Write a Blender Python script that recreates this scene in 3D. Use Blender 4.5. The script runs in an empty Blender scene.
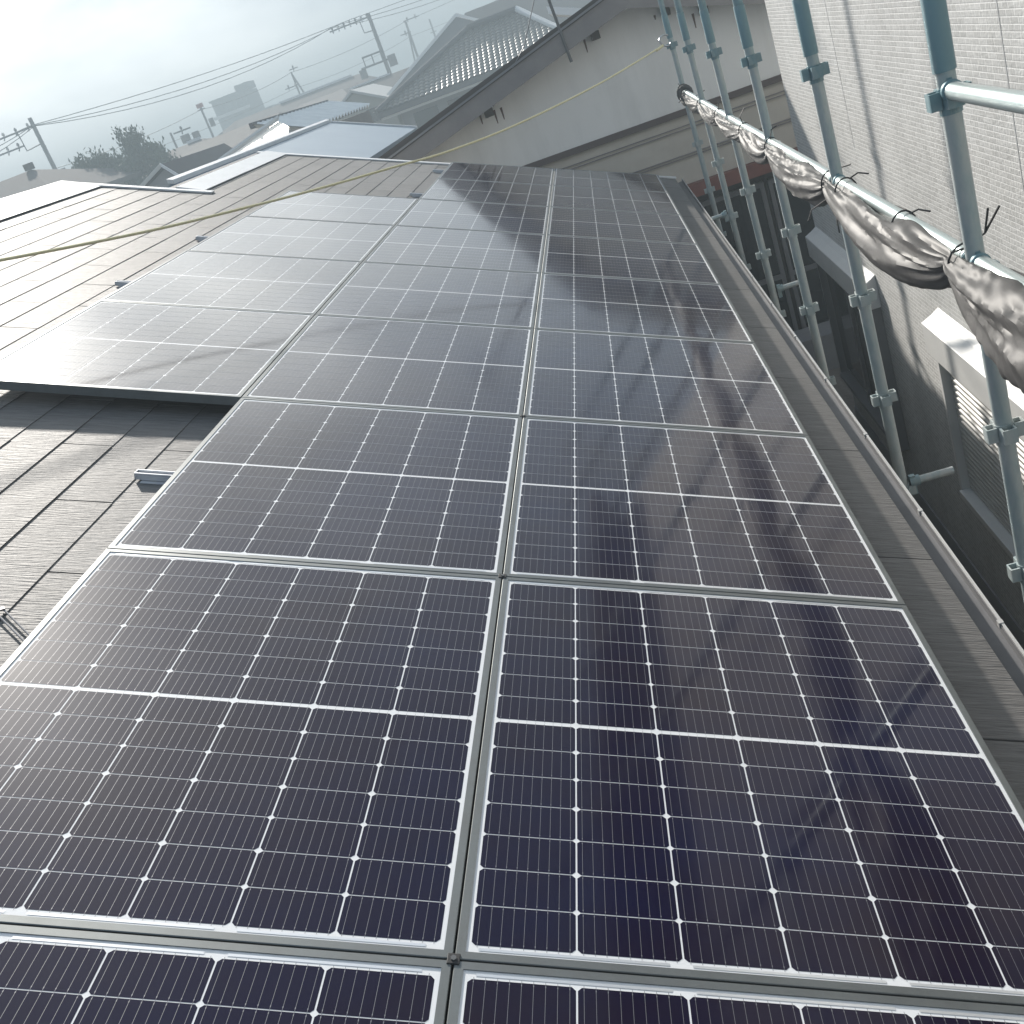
import bpy, math, random
from mathutils import Vector, Matrix, noise
random.seed(7)
SC = bpy.context.scene
COL = SC.collection
sin, cos, pi = math.sin, math.cos, math.pi

# ------------------------------------------------------------------ camera
cam = bpy.data.cameras.new('camera')
cam.sensor_width = 36.0
cam.lens = 36.0 * 1050.0 / 1024.0
cam.clip_start = 0.05
cam.clip_end = 3000.0
camo = bpy.data.objects.new('camera', cam)
COL.objects.link(camo)
R = ((0.9436138423, 0.0524171477, -0.3268720838),
     (-0.2763099064, -0.4191259683, -0.8648619880),
     (-0.1823341772, 0.9064137385, -0.3810096882))
camo.matrix_world = Matrix((
    (R[0][0], -R[1][0], -R[2][0], 0.570),
    (R[0][1], -R[1][1], -R[2][1], -1.172),
    (R[0][2], -R[1][2], -R[2][2], 1.182),
    (0, 0, 0, 1)))
SC.camera = camo

# ------------------------------------------------------------------ light
SUN = Vector((-1.0, 2.1, 1.17)).normalized()          # towards the sun
el = math.asin(SUN.z)
az = math.atan2(SUN.x, SUN.y)
w = bpy.data.worlds.new('World')
SC.world = w
w.use_nodes = True
nt = w.node_tree
nt.nodes.clear()
sky = nt.nodes.new('ShaderNodeTexSky')
sky.sky_type = 'NISHITA'
sky.sun_disc = False
sky.sun_elevation = el
sky.sun_rotation = az
sky.air_density = 1.4
sky.dust_density = 1.5
sky.ozone_density = 1.2
bg = nt.nodes.new('ShaderNodeBackground')
bg.inputs[1].default_value = 0.101
wo = nt.nodes.new('ShaderNodeOutputWorld')
# thin high haze evens out the glow round the sun: c / (1 + k c)
den = nt.nodes.new('ShaderNodeVectorMath')
den.operation = 'MULTIPLY_ADD'
den.inputs[1].default_value = (0.404, 0.335, 0.273)
den.inputs[2].default_value = (0.33, 0.33, 0.33)
div = nt.nodes.new('ShaderNodeVectorMath')
div.operation = 'DIVIDE'
nt.links.new(sky.outputs[0], den.inputs[0])
nt.links.new(sky.outputs[0], div.inputs[0])
nt.links.new(den.outputs[0], div.inputs[1])
# bright circumsolar glow, broken up by thin cloud
tco = nt.nodes.new('ShaderNodeTexCoord')
dot = nt.nodes.new('ShaderNodeVectorMath')
dot.operation = 'DOT_PRODUCT'
dot.inputs[1].default_value = SUN[:]
nt.links.new(tco.outputs['Generated'], dot.inputs[0])
clampd = nt.nodes.new('ShaderNodeMath')
clampd.operation = 'MAXIMUM'
clampd.inputs[1].default_value = 0.0
nt.links.new(dot.outputs['Value'], clampd.inputs[0])
pw = nt.nodes.new('ShaderNodeMath')
pw.operation = 'POWER'
pw.name = 'glow_power'
pw.inputs[1].default_value = 15.0
nt.links.new(clampd.outputs[0], pw.inputs[0])
cn = nt.nodes.new('ShaderNodeTexNoise')
cn.inputs['Scale'].default_value = 3.2
cn.inputs['Detail'].default_value = 5
cmap = nt.nodes.new('ShaderNodeMapping')
cmap.inputs['Scale'].default_value = (1, 1, 2.6)
nt.links.new(tco.outputs['Generated'], cmap.inputs[0])
nt.links.new(cmap.outputs[0], cn.inputs['Vector'])
cr_ = nt.nodes.new('ShaderNodeMapRange')
cr_.inputs[1].default_value = 0.36
cr_.inputs[2].default_value = 0.66
cr_.inputs[3].default_value = 0.45
cr_.inputs[4].default_value = 1.5
nt.links.new(cn.outputs['Fac'], cr_.inputs[0])
gm = nt.nodes.new('ShaderNodeMath')
gm.operation = 'MULTIPLY'
nt.links.new(pw.outputs[0], gm.inputs[0])
nt.links.new(cr_.outputs[0], gm.inputs[1])
gs = nt.nodes.new('ShaderNodeVectorMath')
gs.operation = 'SCALE'
gs.name = 'glow_colour'
gs.inputs[0].default_value = (11.8, 11.5, 10.5)
nt.links.new(gm.outputs[0], gs.inputs['Scale'])
addv = nt.nodes.new('ShaderNodeVectorMath')
addv.operation = 'ADD'
nt.links.new(div.outputs[0], addv.inputs[0])
nt.links.new(gs.outputs[0], addv.inputs[1])
nt.links.new(addv.outputs[0], bg.inputs[0])
nt.links.new(bg.outputs[0], wo.inputs[0])
sl = bpy.data.lights.new('sun', 'SUN')
sl.energy = 3.15
sl.angle = math.radians(2.0)
sl.color = (1.0, 0.94, 0.86)
so = bpy.data.objects.new('sun', sl)
COL.objects.link(so)
so.rotation_euler = (-SUN).to_track_quat('-Z', 'Y').to_euler()
so.location = (-30, 55, 60)
SC.view_settings.view_transform = 'Standard'
SC.view_settings.look = 'None'
SC.view_settings.exposure = 1.2
SC.view_settings.gamma = 1.0
SC.cycles.use_denoising = True
SC.cycles.volume_bounces = 2
SC.cycles.max_bounces = 8
SC.cycles.sample_clamp_indirect = 6.0

# ------------------------------------------------------------------ roof frame
TH = math.radians(22.0949)                              # pitch of the slate roof
U = Vector((cos(TH), 0, -sin(TH)))                      # down the slope (to the eave)
N = Vector((sin(TH), 0, cos(TH)))                       # roof normal
V = Vector((0, 1, 0))                                   # along the eave, away
HS = -0.083                                             # slate surface below the glass plane
def RP_(u, v, n=0.0):
    return U * u + V * v + N * n
GZ = -3.5                                               # ground

# ------------------------------------------------------------------ materials
def mat(name, col, rough=0.6, metal=0.0, spec=0.5, coat=0.0, coat_rough=0.1):
    m = bpy.data.materials.new(name)
    m.use_nodes = True
    b = m.node_tree.nodes['Principled BSDF']
    b.inputs['Base Color'].default_value = (*col, 1)
    b.inputs['Roughness'].default_value = rough
    b.inputs['Metallic'].default_value = metal
    b.inputs['Specular IOR Level'].default_value = spec
    b.inputs['Coat Weight'].default_value = coat
    b.inputs['Coat Roughness'].default_value = coat_rough
    b.inputs['Coat IOR'].default_value = 1.28
    return m
def bsdf(m):
    return m.node_tree.nodes['Principled BSDF']
def noisy(m, col2, scale=6.0, stretch=(1, 1, 1), lo=0.35, hi=0.65, bump=0.0, bscale=None, detail=6, rough2=None, coord='Object', bdist=0.01):
    """mix the base colour with col2 by a noise, optional bump and roughness change"""
    t = m.node_tree
    b = bsdf(m)
    tc = t.nodes.new('ShaderNodeTexCoord')
    mp = t.nodes.new('ShaderNodeMapping')
    mp.inputs['Scale'].default_value = stretch
    if coord == 'World':
        ge = t.nodes.new('ShaderNodeNewGeometry')
        t.links.new(ge.outputs['Position'], mp.inputs[0])
    else:
        t.links.new(tc.outputs[coord], mp.inputs[0])
    n = t.nodes.new('ShaderNodeTexNoise')
    n.inputs['Scale'].default_value = scale
    n.inputs['Detail'].default_value = detail
    n.inputs['Roughness'].default_value = 0.65
    t.links.new(mp.outputs[0], n.inputs['Vector'])
    r = t.nodes.new('ShaderNodeMapRange')
    r.inputs[1].default_value = lo
    r.inputs[2].default_value = hi
    t.links.new(n.outputs[0], r.inputs[0])
    mx = t.nodes.new('ShaderNodeMix')
    mx.data_type = 'RGBA'
    mx.inputs[6].default_value = b.inputs['Base Color'].default_value[:]
    mx.inputs[7].default_value = (*col2, 1)
    t.links.new(r.outputs[0], mx.inputs[0])
    t.links.new(mx.outputs[2], b.inputs['Base Color'])
    if rough2 is not None:
        rr = t.nodes.new('ShaderNodeMapRange')
        rr.inputs[1].default_value = lo
        rr.inputs[2].default_value = hi
        rr.inputs[3].default_value = b.inputs['Roughness'].default_value
        rr.inputs[4].default_value = rough2
        t.links.new(n.outputs[0], rr.inputs[0])
        t.links.new(rr.outputs[0], b.inputs['Roughness'])
    if bump:
        n2 = n
        if bscale:
            n2 = t.nodes.new('ShaderNodeTexNoise')
            n2.inputs['Scale'].default_value = bscale
            n2.inputs['Detail'].default_value = 4
            t.links.new(mp.outputs[0], n2.inputs['Vector'])
        bp = t.nodes.new('ShaderNodeBump')
        bp.inputs['Strength'].default_value = bump
        bp.inputs['Distance'].default_value = bdist
        t.links.new(n2.outputs[0], bp.inputs['Height'])
        t.links.new(bp.outputs[0], b.inputs['Normal'])
    return m

M = {}
# solar laminate: three materials under one pane of slightly dusty glass
M['cell'] = noisy(mat('solar_cell', (0.0032, 0.0034, 0.030), 0.30, 0, 0.08, 1.0, 0.05), (0.0115, 0.0045, 0.013), 1.3, lo=0.32, hi=0.68, coord='World')
M['back'] = mat('white_backsheet', (0.80, 0.81, 0.82), 0.6, 0, 0.3, 1.0, 0.07)
M['ribbon'] = mat('tinned_ribbon', (0.24, 0.24, 0.26), 0.42, 0.5, 0.5, 1.0, 0.07)
M['bus'] = mat('bright_bus_ribbon', (0.80, 0.81, 0.82), 0.3, 0.6, 0.5, 1.0, 0.07)
def dusty(m):
    t = m.node_tree
    b = bsdf(m)
    tc = t.nodes.new('ShaderNodeNewGeometry')
    n = t.nodes.new('ShaderNodeTexNoise')
    n.inputs['Scale'].default_value = 2.1
    n.inputs['Detail'].default_value = 8
    n.inputs['Roughness'].default_value = 0.62
    t.links.new(tc.outputs['Position'], n.inputs['Vector'])
    r = t.nodes.new('ShaderNodeMapRange')
    r.inputs[1].default_value = 0.3
    r.inputs[2].default_value = 0.7
    r.inputs[3].default_value = 0.05
    r.inputs[4].default_value = 0.125
    t.links.new(n.outputs[0], r.inputs[0])
    t.links.new(r.outputs[0], b.inputs['Coat Roughness'])
for k in ('cell', 'back', 'ribbon', 'bus'):
    dusty(M[k])
M['alu'] = noisy(mat('panel_frame_aluminium', (0.19, 0.205, 0.205), 0.42, 0.6), (0.15, 0.16, 0.16), 9, rough2=0.5)
M['rail_alu'] = noisy(mat('mill_aluminium', (0.68, 0.69, 0.70), 0.4, 0.3), (0.58, 0.58, 0.60), 14)
for k_, f_ in (('slate', 1.0), ('slate_pale', 1.15), ('slate_deep', 0.87)):
    M[k_] = noisy(mat('slate_board_' + k_, (0.090 * f_, 0.086 * f_, 0.083 * f_), 0.61, 0, 0.46), (0.185 * f_, 0.179 * f_, 0.172 * f_), 9, stretch=(0.8, 9, 1), lo=0.3, hi=0.72, bump=0.9, bscale=17, bdist=0.006)
M['slate_under'] = mat('roof_felt', (0.03, 0.03, 0.03), 0.9)
M['ridge'] = noisy(mat('ridge_cap_metal', (0.74, 0.74, 0.73), 0.42, 0.0, 0.7), (0.66, 0.66, 0.65), 3, rough2=0.45)
M['gutter'] = noisy(mat('gutter_vinyl', (0.12, 0.12, 0.125), 0.5, 0, 0.4), (0.09, 0.09, 0.095), 5)
M['gutter_clip'] = mat('gutter_clip_metal', (0.55, 0.55, 0.54), 0.35, 0.6)
M['hwall'] = noisy(mat('house_plaster', (0.42, 0.40, 0.36), 0.85), (0.36, 0.34, 0.31), 3)
M['pole'] = noisy(mat('galvanised_teal_pole', (0.33, 0.415, 0.425), 0.42, 0.3), (0.52, 0.54, 0.52), 11, stretch=(1, 1, 0.3), lo=0.38, hi=0.62, bump=0.15, bscale=30, bdist=0.001, rough2=0.55)
M['pole_top'] = noisy(mat('teal_painted_sleeve', (0.17, 0.285, 0.315), 0.48, 0.15), (0.34, 0.40, 0.40), 13, stretch=(1, 1, 0.3), lo=0.45, hi=0.7, bump=0.15, bscale=30, bdist=0.001)
M['rail'] = noisy(mat('galvanised_rail', (0.50, 0.56, 0.55), 0.33, 0.65), (0.36, 0.45, 0.46), 8, stretch=(1, 0.2, 1), lo=0.4, hi=0.7, rough2=0.45)
M['sheet'] = noisy(mat('grey_mesh_sheet', (0.075, 0.072, 0.069), 0.52, 0.0, 0.22), (0.095, 0.091, 0.087), 12, lo=0.35, hi=0.65, bump=0.2, bscale=30, bdist=0.004)
M['strap'] = mat('black_strap', (0.02, 0.02, 0.022), 0.6)
M['rope'] = noisy(mat('yellow_rope', (0.74, 0.66, 0.36), 0.7), (0.80, 0.74, 0.48), 60)
M['steel'] = mat('bright_steel', (0.55, 0.56, 0.57), 0.3, 0.9)
M['white_metal'] = noisy(mat('white_shutter_metal', (0.72, 0.72, 0.70), 0.38), (0.66, 0.66, 0.645), 4)
M['shutter'] = noisy(mat('shutter_slat_metal', (0.46, 0.455, 0.43), 0.42), (0.40, 0.395, 0.37), 5)
M['darkframe'] = mat('dark_window_frame', (0.07, 0.07, 0.075), 0.5, 0.3)
M['greyframe'] = mat('grey_window_frame', (0.22, 0.22, 0.23), 0.45, 0.4)
M['glass'] = mat('dark_window_glass', (0.012, 0.014, 0.018), 0.05, 0, 0.6)
M['plaster'] = noisy(mat('white_gable_plaster', (0.92, 0.91, 0.88), 0.85), (0.78, 0.77, 0.74), 2.6, stretch=(1, 1, 0.22), lo=0.45, hi=0.8)
M['siding'] = noisy(mat('beige_lower_siding', (0.58, 0.54, 0.475), 0.8), (0.52, 0.48, 0.42), 3)
M['brown'] = mat('brown_band', (0.10, 0.075, 0.07), 0.6)
M['barge'] = noisy(mat('dark_bargeboard', (0.22, 0.205, 0.205), 0.6), (0.27, 0.25, 0.24), 3)
M['redband'] = noisy(mat('red_brown_fascia', (0.22, 0.07, 0.05), 0.55), (0.17, 0.06, 0.045), 5)
M['darkwood'] = noisy(mat('dark_timber', (0.055, 0.042, 0.036), 0.7), (0.035, 0.028, 0.026), 6)
M['stain'] = mat('rusty_stain', (0.13, 0.075, 0.06), 0.9)
M['ground'] = noisy(mat('bare_earth', (0.20, 0.175, 0.15), 0.95), (0.14, 0.12, 0.105), 1.5, detail=9, bump=0.5, bscale=12, bdist=0.03)
M['hill'] = noisy(mat('far_hill_woods', (0.05, 0.075, 0.06), 1.0), (0.08, 0.10, 0.075), 0.05)
M['tile'] = noisy(mat('glazed_roof_tile', (0.10, 0.095, 0.09), 0.36, 0, 1.0), (0.14, 0.13, 0.12), 3)
M['tile_white'] = mat('sunlit_hip_tile', (0.72, 0.72, 0.70), 0.6)  # sunlight on the right hip painted as white; other ridge tiles stay grey
M['roof_grey'] = noisy(mat('grey_roof', (0.13, 0.125, 0.125), 0.85, 0, 0.12), (0.12, 0.12, 0.125), 1.2)
M['roof_dark'] = noisy(mat('dark_brown_roof', (0.085, 0.075, 0.07), 0.85, 0, 0.12), (0.12, 0.105, 0.10), 1.0)
M['roof_rose'] = noisy(mat('rose_grey_roof', (0.115, 0.095, 0.09), 0.85, 0, 0.12), (0.12, 0.105, 0.10), 1.0)
M['roof_blue'] = noisy(mat('blue_grey_metal_roof', (0.23, 0.30, 0.36), 0.42, 0.3), (0.20, 0.265, 0.33), 1.2)
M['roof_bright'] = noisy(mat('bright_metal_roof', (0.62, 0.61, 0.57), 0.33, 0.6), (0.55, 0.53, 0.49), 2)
M['roof_white'] = mat('white_metal_roof', (0.80, 0.80, 0.80), 0.45)
M['corrug'] = noisy(mat('corrugated_sheet', (0.82, 0.83, 0.80), 0.5, 0.0), (0.70, 0.71, 0.69), 2)
M['wall_beige'] = noisy(mat('beige_wall', (0.45, 0.42, 0.35), 0.85), (0.40, 0.37, 0.31), 1)
M['wall_grey'] = noisy(mat('grey_wall', (0.30, 0.30, 0.31), 0.85), (0.25, 0.25, 0.26), 1)
M['wall_brown'] = noisy(mat('brown_wall', (0.17, 0.14, 0.12), 0.85), (0.13, 0.11, 0.10), 1)
M['concrete_block'] = noisy(mat('weathered_concrete', (0.09, 0.085, 0.08), 0.9), (0.06, 0.06, 0.06), 0.4)
M['trim'] = mat('pale_trim', (0.60, 0.58, 0.54), 0.5)
M['conc_pole'] = noisy(mat('concrete_pole', (0.20, 0.20, 0.195), 0.85), (0.15, 0.15, 0.15), 2)
M['insul'] = mat('pole_hardware', (0.12, 0.125, 0.13), 0.5, 0.3)
M['wire'] = mat('black_wire', (0.04, 0.04, 0.045), 0.6)
M['redpaint'] = mat('red_marker', (0.35, 0.06, 0.05), 0.6)
M['bark'] = noisy(mat('tree_bark', (0.07, 0.055, 0.04), 0.9), (0.05, 0.04, 0.03), 8)
M['leaf'] = noisy(mat('dark_leaf', (0.035, 0.060, 0.030), 0.6), (0.065, 0.095, 0.045), 0.8)

# tile patterned siding of the neighbouring house
def siding_material():
    m = mat('pale_tile_siding', (0.58, 0.58, 0.56), 0.7)
    t = m.node_tree
    b = bsdf(m)
    tc = t.nodes.new('ShaderNodeTexCoord')
    sp = t.nodes.new('ShaderNodeSeparateXYZ')
    cb = t.nodes.new('ShaderNodeCombineXYZ')
    t.links.new(tc.outputs['Object'], sp.inputs[0])
    t.links.new(sp.outputs['Y'], cb.inputs['X'])
    t.links.new(sp.outputs['Z'], cb.inputs['Y'])
    br = t.nodes.new('ShaderNodeTexBrick')
    br.offset = 0.37
    br.offset_frequency = 2
    br.squash = 0.7
    br.squash_frequency = 3
    br.inputs['Color1'].default_value = (0.54, 0.54, 0.525, 1)
    br.inputs['Color2'].default_value = (0.66, 0.66, 0.645, 1)
    br.inputs['Mortar'].default_value = (0.84, 0.84, 0.82, 1)  # joints coloured paler to paint in the sun on the tile ledges
    br.inputs['Scale'].default_value = 1.0
    br.inputs['Mortar Size'].default_value = 0.0032
    br.inputs['Mortar Smooth'].default_value = 0.4
    br.inputs['Brick Width'].default_value = 0.088
    br.inputs['Row Height'].default_value = 0.0285
    t.links.new(cb.outputs[0], br.inputs['Vector'])
    n = t.nodes.new('ShaderNodeTexNoise')
    n.inputs['Scale'].default_value = 55
    n.inputs['Detail'].default_value = 4
    t.links.new(tc.outputs['Object'], n.inputs['Vector'])
    mx = t.nodes.new('ShaderNodeMix')
    mx.data_type = 'RGBA'
    mx.blend_type = 'MULTIPLY'
    mx.inputs[0].default_value = 0.35
    t.links.new(br.outputs['Color'], mx.inputs[6])
    t.links.new(n.outputs['Fac'], mx.inputs[7])
    n3 = t.nodes.new('ShaderNodeTexNoise')
    n3.inputs['Scale'].default_value = 1.1
    n3.inputs['Detail'].default_value = 6
    mp3 = t.nodes.new('ShaderNodeMapping')
    mp3.inputs['Scale'].default_value = (1, 1.6, 0.5)
    t.links.new(tc.outputs['Object'], mp3.inputs[0])
    t.links.new(mp3.outputs[0], n3.inputs['Vector'])
    r3 = t.nodes.new('ShaderNodeMapRange')
    r3.inputs[1].default_value = 0.35
    r3.inputs[2].default_value = 0.65
    r3.inputs[3].default_value = 0.86
    r3.inputs[4].default_value = 1.05
    t.links.new(n3.outputs['Fac'], r3.inputs[0])
    mx3 = t.nodes.new('ShaderNodeVectorMath')
    mx3.operation = 'SCALE'
    t.links.new(mx.outputs[2], mx3.inputs[0])
    t.links.new(r3.outputs[0], mx3.inputs['Scale'])
    t.links.new(mx3.outputs[0], b.inputs['Base Color'])
    a = t.nodes.new('ShaderNodeMath')
    a.operation = 'MULTIPLY_ADD'
    a.inputs[1].default_value = -0.8
    t.links.new(br.outputs['Fac'], a.inputs[0])
    t.links.new(n.outputs['Fac'], a.inputs[2])
    bp = t.nodes.new('ShaderNodeBump')
    bp.inputs['Strength'].default_value = 0.6
    bp.inputs['Distance'].default_value = 0.006
    t.links.new(a.outputs[0], bp.inputs['Height'])
    t.links.new(bp.outputs[0], b.inputs['Normal'])
    return m
M['tile_siding'] = siding_material()
M['tile_sealant'] = mat('siding_sealant', (0.46, 0.46, 0.45), 0.7)

# ------------------------------------------------------------------ mesh helper
class MB:
    def __init__(s):
        s.v = []; s.f = []; s.mi = []
    def add(s, vs, fs, mi=0):
        o = len(s.v)
        s.v += [tuple(x) for x in vs]
        s.f += [tuple(i + o for i in f) for f in fs]
        s.mi += [mi] * len(fs)
        return s
    def hexa(s, p, mi=0):
        """eight points: bottom ring 0-3, top ring 4-7"""
        return s.add(p, [(3, 2, 1, 0), (4, 5, 6, 7), (0, 1, 5, 4), (1, 2, 6, 5), (2, 3, 7, 6), (3, 0, 4, 7)], mi)
    def box(s, x0, x1, y0, y1, z0, z1, mi=0, fn=None):
        p = [(x0, y0, z0), (x1, y0, z0), (x1, y1, z0), (x0, y1, z0), (x0, y0, z1), (x1, y0, z1), (x1, y1, z1), (x0, y1, z1)]
        if fn:
            p = [fn(*q) for q in p]
        return s.hexa(p, mi)
    def prism(s, poly, off, mi=0):
        """polygon extruded by the vector off"""
        n = len(poly)
        a = [Vector(p) for p in poly]
        b = [p + Vector(off) for p in a]
        fs = [tuple(range(n)), tuple(range(2 * n - 1, n - 1, -1))]
        fs += [(i, n + i, n + (i + 1) % n, (i + 1) % n) for i in range(n)]
        return s.add(a + b, fs, mi)
    def tube(s, pts, rad, n=10, cap=True, mi=0):
        pts = [Vector(p) for p in pts]
        k = len(pts)
        rs = rad if isinstance(rad, (list, tuple)) else [rad] * k
        ref = None
        rings = []
        for i in range(k):
            d = (pts[min(i + 1, k - 1)] - pts[max(i - 1, 0)]).normalized()
            if ref is None:
                ref = d.orthogonal().normalized()
            ref = (ref - d * ref.dot(d)).normalized()
            q = d.cross(ref)
            rings.append([pts[i] + (ref * cos(2 * pi * j / n) + q * sin(2 * pi * j / n)) * rs[i] for j in range(n)])
        vs = [p for r in rings for p in r]
        fs = [(i * n + j, i * n + (j + 1) % n, (i + 1) * n + (j + 1) % n, (i + 1) * n + j) for i in range(k - 1) for j in range(n)]
        if cap:
            fs += [tuple(range(n - 1, -1, -1)), tuple((k - 1) * n + j for j in range(n))]
        return s.add(vs, fs, mi)
    def build(s, name, mats, parent=None, smooth=False, bevel=0.0, loc=None):
        me = bpy.data.meshes.new(name)
        me.from_pydata(s.v, [], s.f)
        for m in (mats if isinstance(mats, (list, tuple)) else [mats]):
            me.materials.append(m)
        if any(s.mi):
            me.polygons.foreach_set('material_index', s.mi)
        import bmesh
        bm = bmesh.new()
        bm.from_mesh(me)
        bmesh.ops.recalc_face_normals(bm, faces=bm.faces)
        bm.to_mesh(me)
        bm.free()
        me.update()
        if smooth:
            me.polygons.foreach_set('use_smooth', [True] * len(me.polygons))
            try:
                me.set_sharp_from_angle(angle=math.radians(38))
            except Exception:
                pass
        o = bpy.data.objects.new(name, me)
        COL.objects.link(o)
        if parent:
            o.parent = parent
        if loc is not None:
            o.location = loc
        if bevel:
            b = o.modifiers.new('bevel', 'BEVEL')
            b.width = bevel
            b.segments = 2
            b.limit_method = 'ANGLE'
            b.angle_limit = math.radians(40)
        return o

def tag(o, label=None, cat=None, group=None, kind=None):
    if label: o['label'] = label
    if cat: o['category'] = cat
    if group: o['group'] = group
    if kind: o['kind'] = kind
    return o
def thing(name, label, cat, loc=(0, 0, 0), rot=(0, 0, 0), group=None):
    o = bpy.data.objects.new(name, None)
    o.empty_display_size = 0.2
    COL.objects.link(o)
    o.location = loc
    o.rotation_euler = rot
    return tag(o, label, cat, group)
def dup(root, loc, label, group=None, skip=()):
    r = root.copy()
    COL.objects.link(r)
    r.location = loc
    r['label'] = label
    for ch in list(root.children):
        c = ch.copy()
        COL.objects.link(c)
        c.parent = r
        for g in list(ch.children):
            d = g.copy()
            COL.objects.link(d)
            d.parent = c
    return r

# ------------------------------------------------------------------ setting: ground, far hills, haze
g = MB()
g.add([(-290, -28, GZ), (190, -28, GZ), (190, 388, GZ), (-290, 388, GZ)], [(0, 1, 2, 3)])
tag(g.build('ground', M['ground']), 'bare brown earth between and below the houses', 'ground', kind='structure')

hb = MB()
nx = 60
vs = []
for i in range(nx + 1):
    x = -270 + 400 * i / nx
    top = 3.2 + 2.6 * sin(x * 0.021 + 1.0) + 1.3 * sin(x * 0.063) + 0.6 * sin(x * 0.17 + 2)
    vs += [(x, 300, GZ), (x, 318, GZ + 0.62 * (top - GZ)), (x, 338, top), (x, 380, GZ)]
fs = []
for i in range(nx):
    for k in range(3):
        a = i * 4 + k
        fs.append((a, a + 4, a + 5, a + 1))
hb.add(vs, fs)
tag(hb.build('hills', M['hill'], smooth=True), 'low wooded hills fading behind the town', 'hills', kind='structure')

HAZE_DENSITY = 0.009
hz = MB()
hz.box(-295, 195, -32, 394, GZ - 1.0, 11.5)
hm = bpy.data.materials.new('haze_air')
hm.use_nodes = True
hn = hm.node_tree
hn.nodes.clear()
pv = hn.nodes.new('ShaderNodeVolumePrincipled')
pv.inputs['Color'].default_value = (0.455, 0.535, 0.575, 1)
pv.inputs['Density'].default_value = HAZE_DENSITY
pv.inputs['Anisotropy'].default_value = 0.1
ho = hn.nodes.new('ShaderNodeOutputMaterial')
hn.links.new(pv.outputs[0], ho.inputs['Volume'])
tag(hz.build('haze', hm), 'pale sunlit haze filling the air over the roofs', 'haze', kind='stuff')

# ------------------------------------------------------------------ our house with the slate roof
house = thing('slate_roof_house', 'house with a grey slate roof under the solar panels in the foreground', 'house', (0, 0, GZ))
def hpart(mb, name, m, parent=house, **k):
    """parts of the house are modelled in world space; the house origin sits on the ground"""
    o = mb.build(name, m, parent, **k)
    if parent is house:
        o.location = (0, 0, -GZ)
    return o
Y0, Y1, YN = -3.2, 10.42, 7.62        # near end, far verge, verge of the higher ridge
UE, UR1, UR2 = 1.27, -4.02, -3.07     # eave, near ridge, far ridge
EXP = 0.178
sl_ = MB()
def slate(u, v0, v1):
    # one board: butt edge at u, running up the slope and under the next course
    t0, t1 = HS + random.uniform(-0.0008, 0.0008), HS - 0.0036
    g_ = 0.0034
    b = -0.0048
    us = u + random.uniform(-0.0015, 0.0015)
    p = [RP_(us, v0 + g_, t0 + b), RP_(us, v1 - g_, t0 + b), RP_(u - EXP - 0.012, v1 - g_, t1 + b), RP_(u - EXP - 0.012, v0 + g_, t1 + b),
         RP_(us, v0 + g_, t0), RP_(us, v1 - g_, t0), RP_(u - EXP - 0.012, v1 - g_, t1), RP_(u - EXP - 0.012, v0 + g_, t1)]
    sl_.hexa(p, random.choice((0, 0, 1, 2)))
k = 0
u = UE
while u > UR1 + 0.02:
    vend = Y1 if u > UR2 + 0.02 else YN
    v = 0.80 - 0.89 * 5 + (0.445 if k % 2 else 0.0) + (0.0 if k % 4 < 2 else 0.0)
    while v < vend:
        a, b = max(v, Y0), min(v + 0.89, vend)
        if b - a > 0.03:
            slate(u, a, b)
        v += 0.89
    u -= EXP
    k += 1
roof = hpart(sl_, 'slate_roof', [M['slate'], M['slate_pale'], M['slate_deep']])
dk = MB()
def rb(u0, u1, v0, v1, n0, n1):
    return lambda: None
for (u0, u1, v0, v1) in ((UR1, UE - 0.03, Y0, YN), (UR2, UE - 0.03, YN, Y1)):
    dk.box(u0, u1, v0 + 0.004, v1 - 0.004, HS - 0.16, HS - 0.022, fn=RP_)
# back slopes beyond the ridges
def back(u_r, v0, v1):
    a = RP_(u_r, v0, HS - 0.03); b = RP_(u_r, v1, HS - 0.03)
    dx = 3.2; dz = dx * math.tan(TH)
    c = b + Vector((-dx, 0, -dz)); d = a + Vector((-dx, 0, -dz))
    dk.prism([a, b, c, d], (0, 0, -0.13))
back(UR1, Y0, YN)
back(UR2, YN + 0.004, Y1)
hpart(dk, 'roof_deck', M['slate_under'])
# walls
wl = MB()
xe = RP_(UE, 0, HS).x - 0.42
wl.box(-6.4, xe, Y0 + 0.3, Y1 - 0.35, GZ, -0.72)
hpart(wl, 'wall', M['hwall'])
gb = MB()   # gable infills under the verges
for (ur, ya) in ((UR2, Y1 - 0.38), (UR1, YN - 0.3)):
    a = RP_(ur, 0, HS - 0.17)
    gb.prism([(xe, ya, -0.72), (a.x, ya, a.z - 0.02), (a.x - 2.6, ya, -0.72)], (0, 0.03, 0))
hpart(gb, 'gable_wall', M['hwall'])
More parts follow.
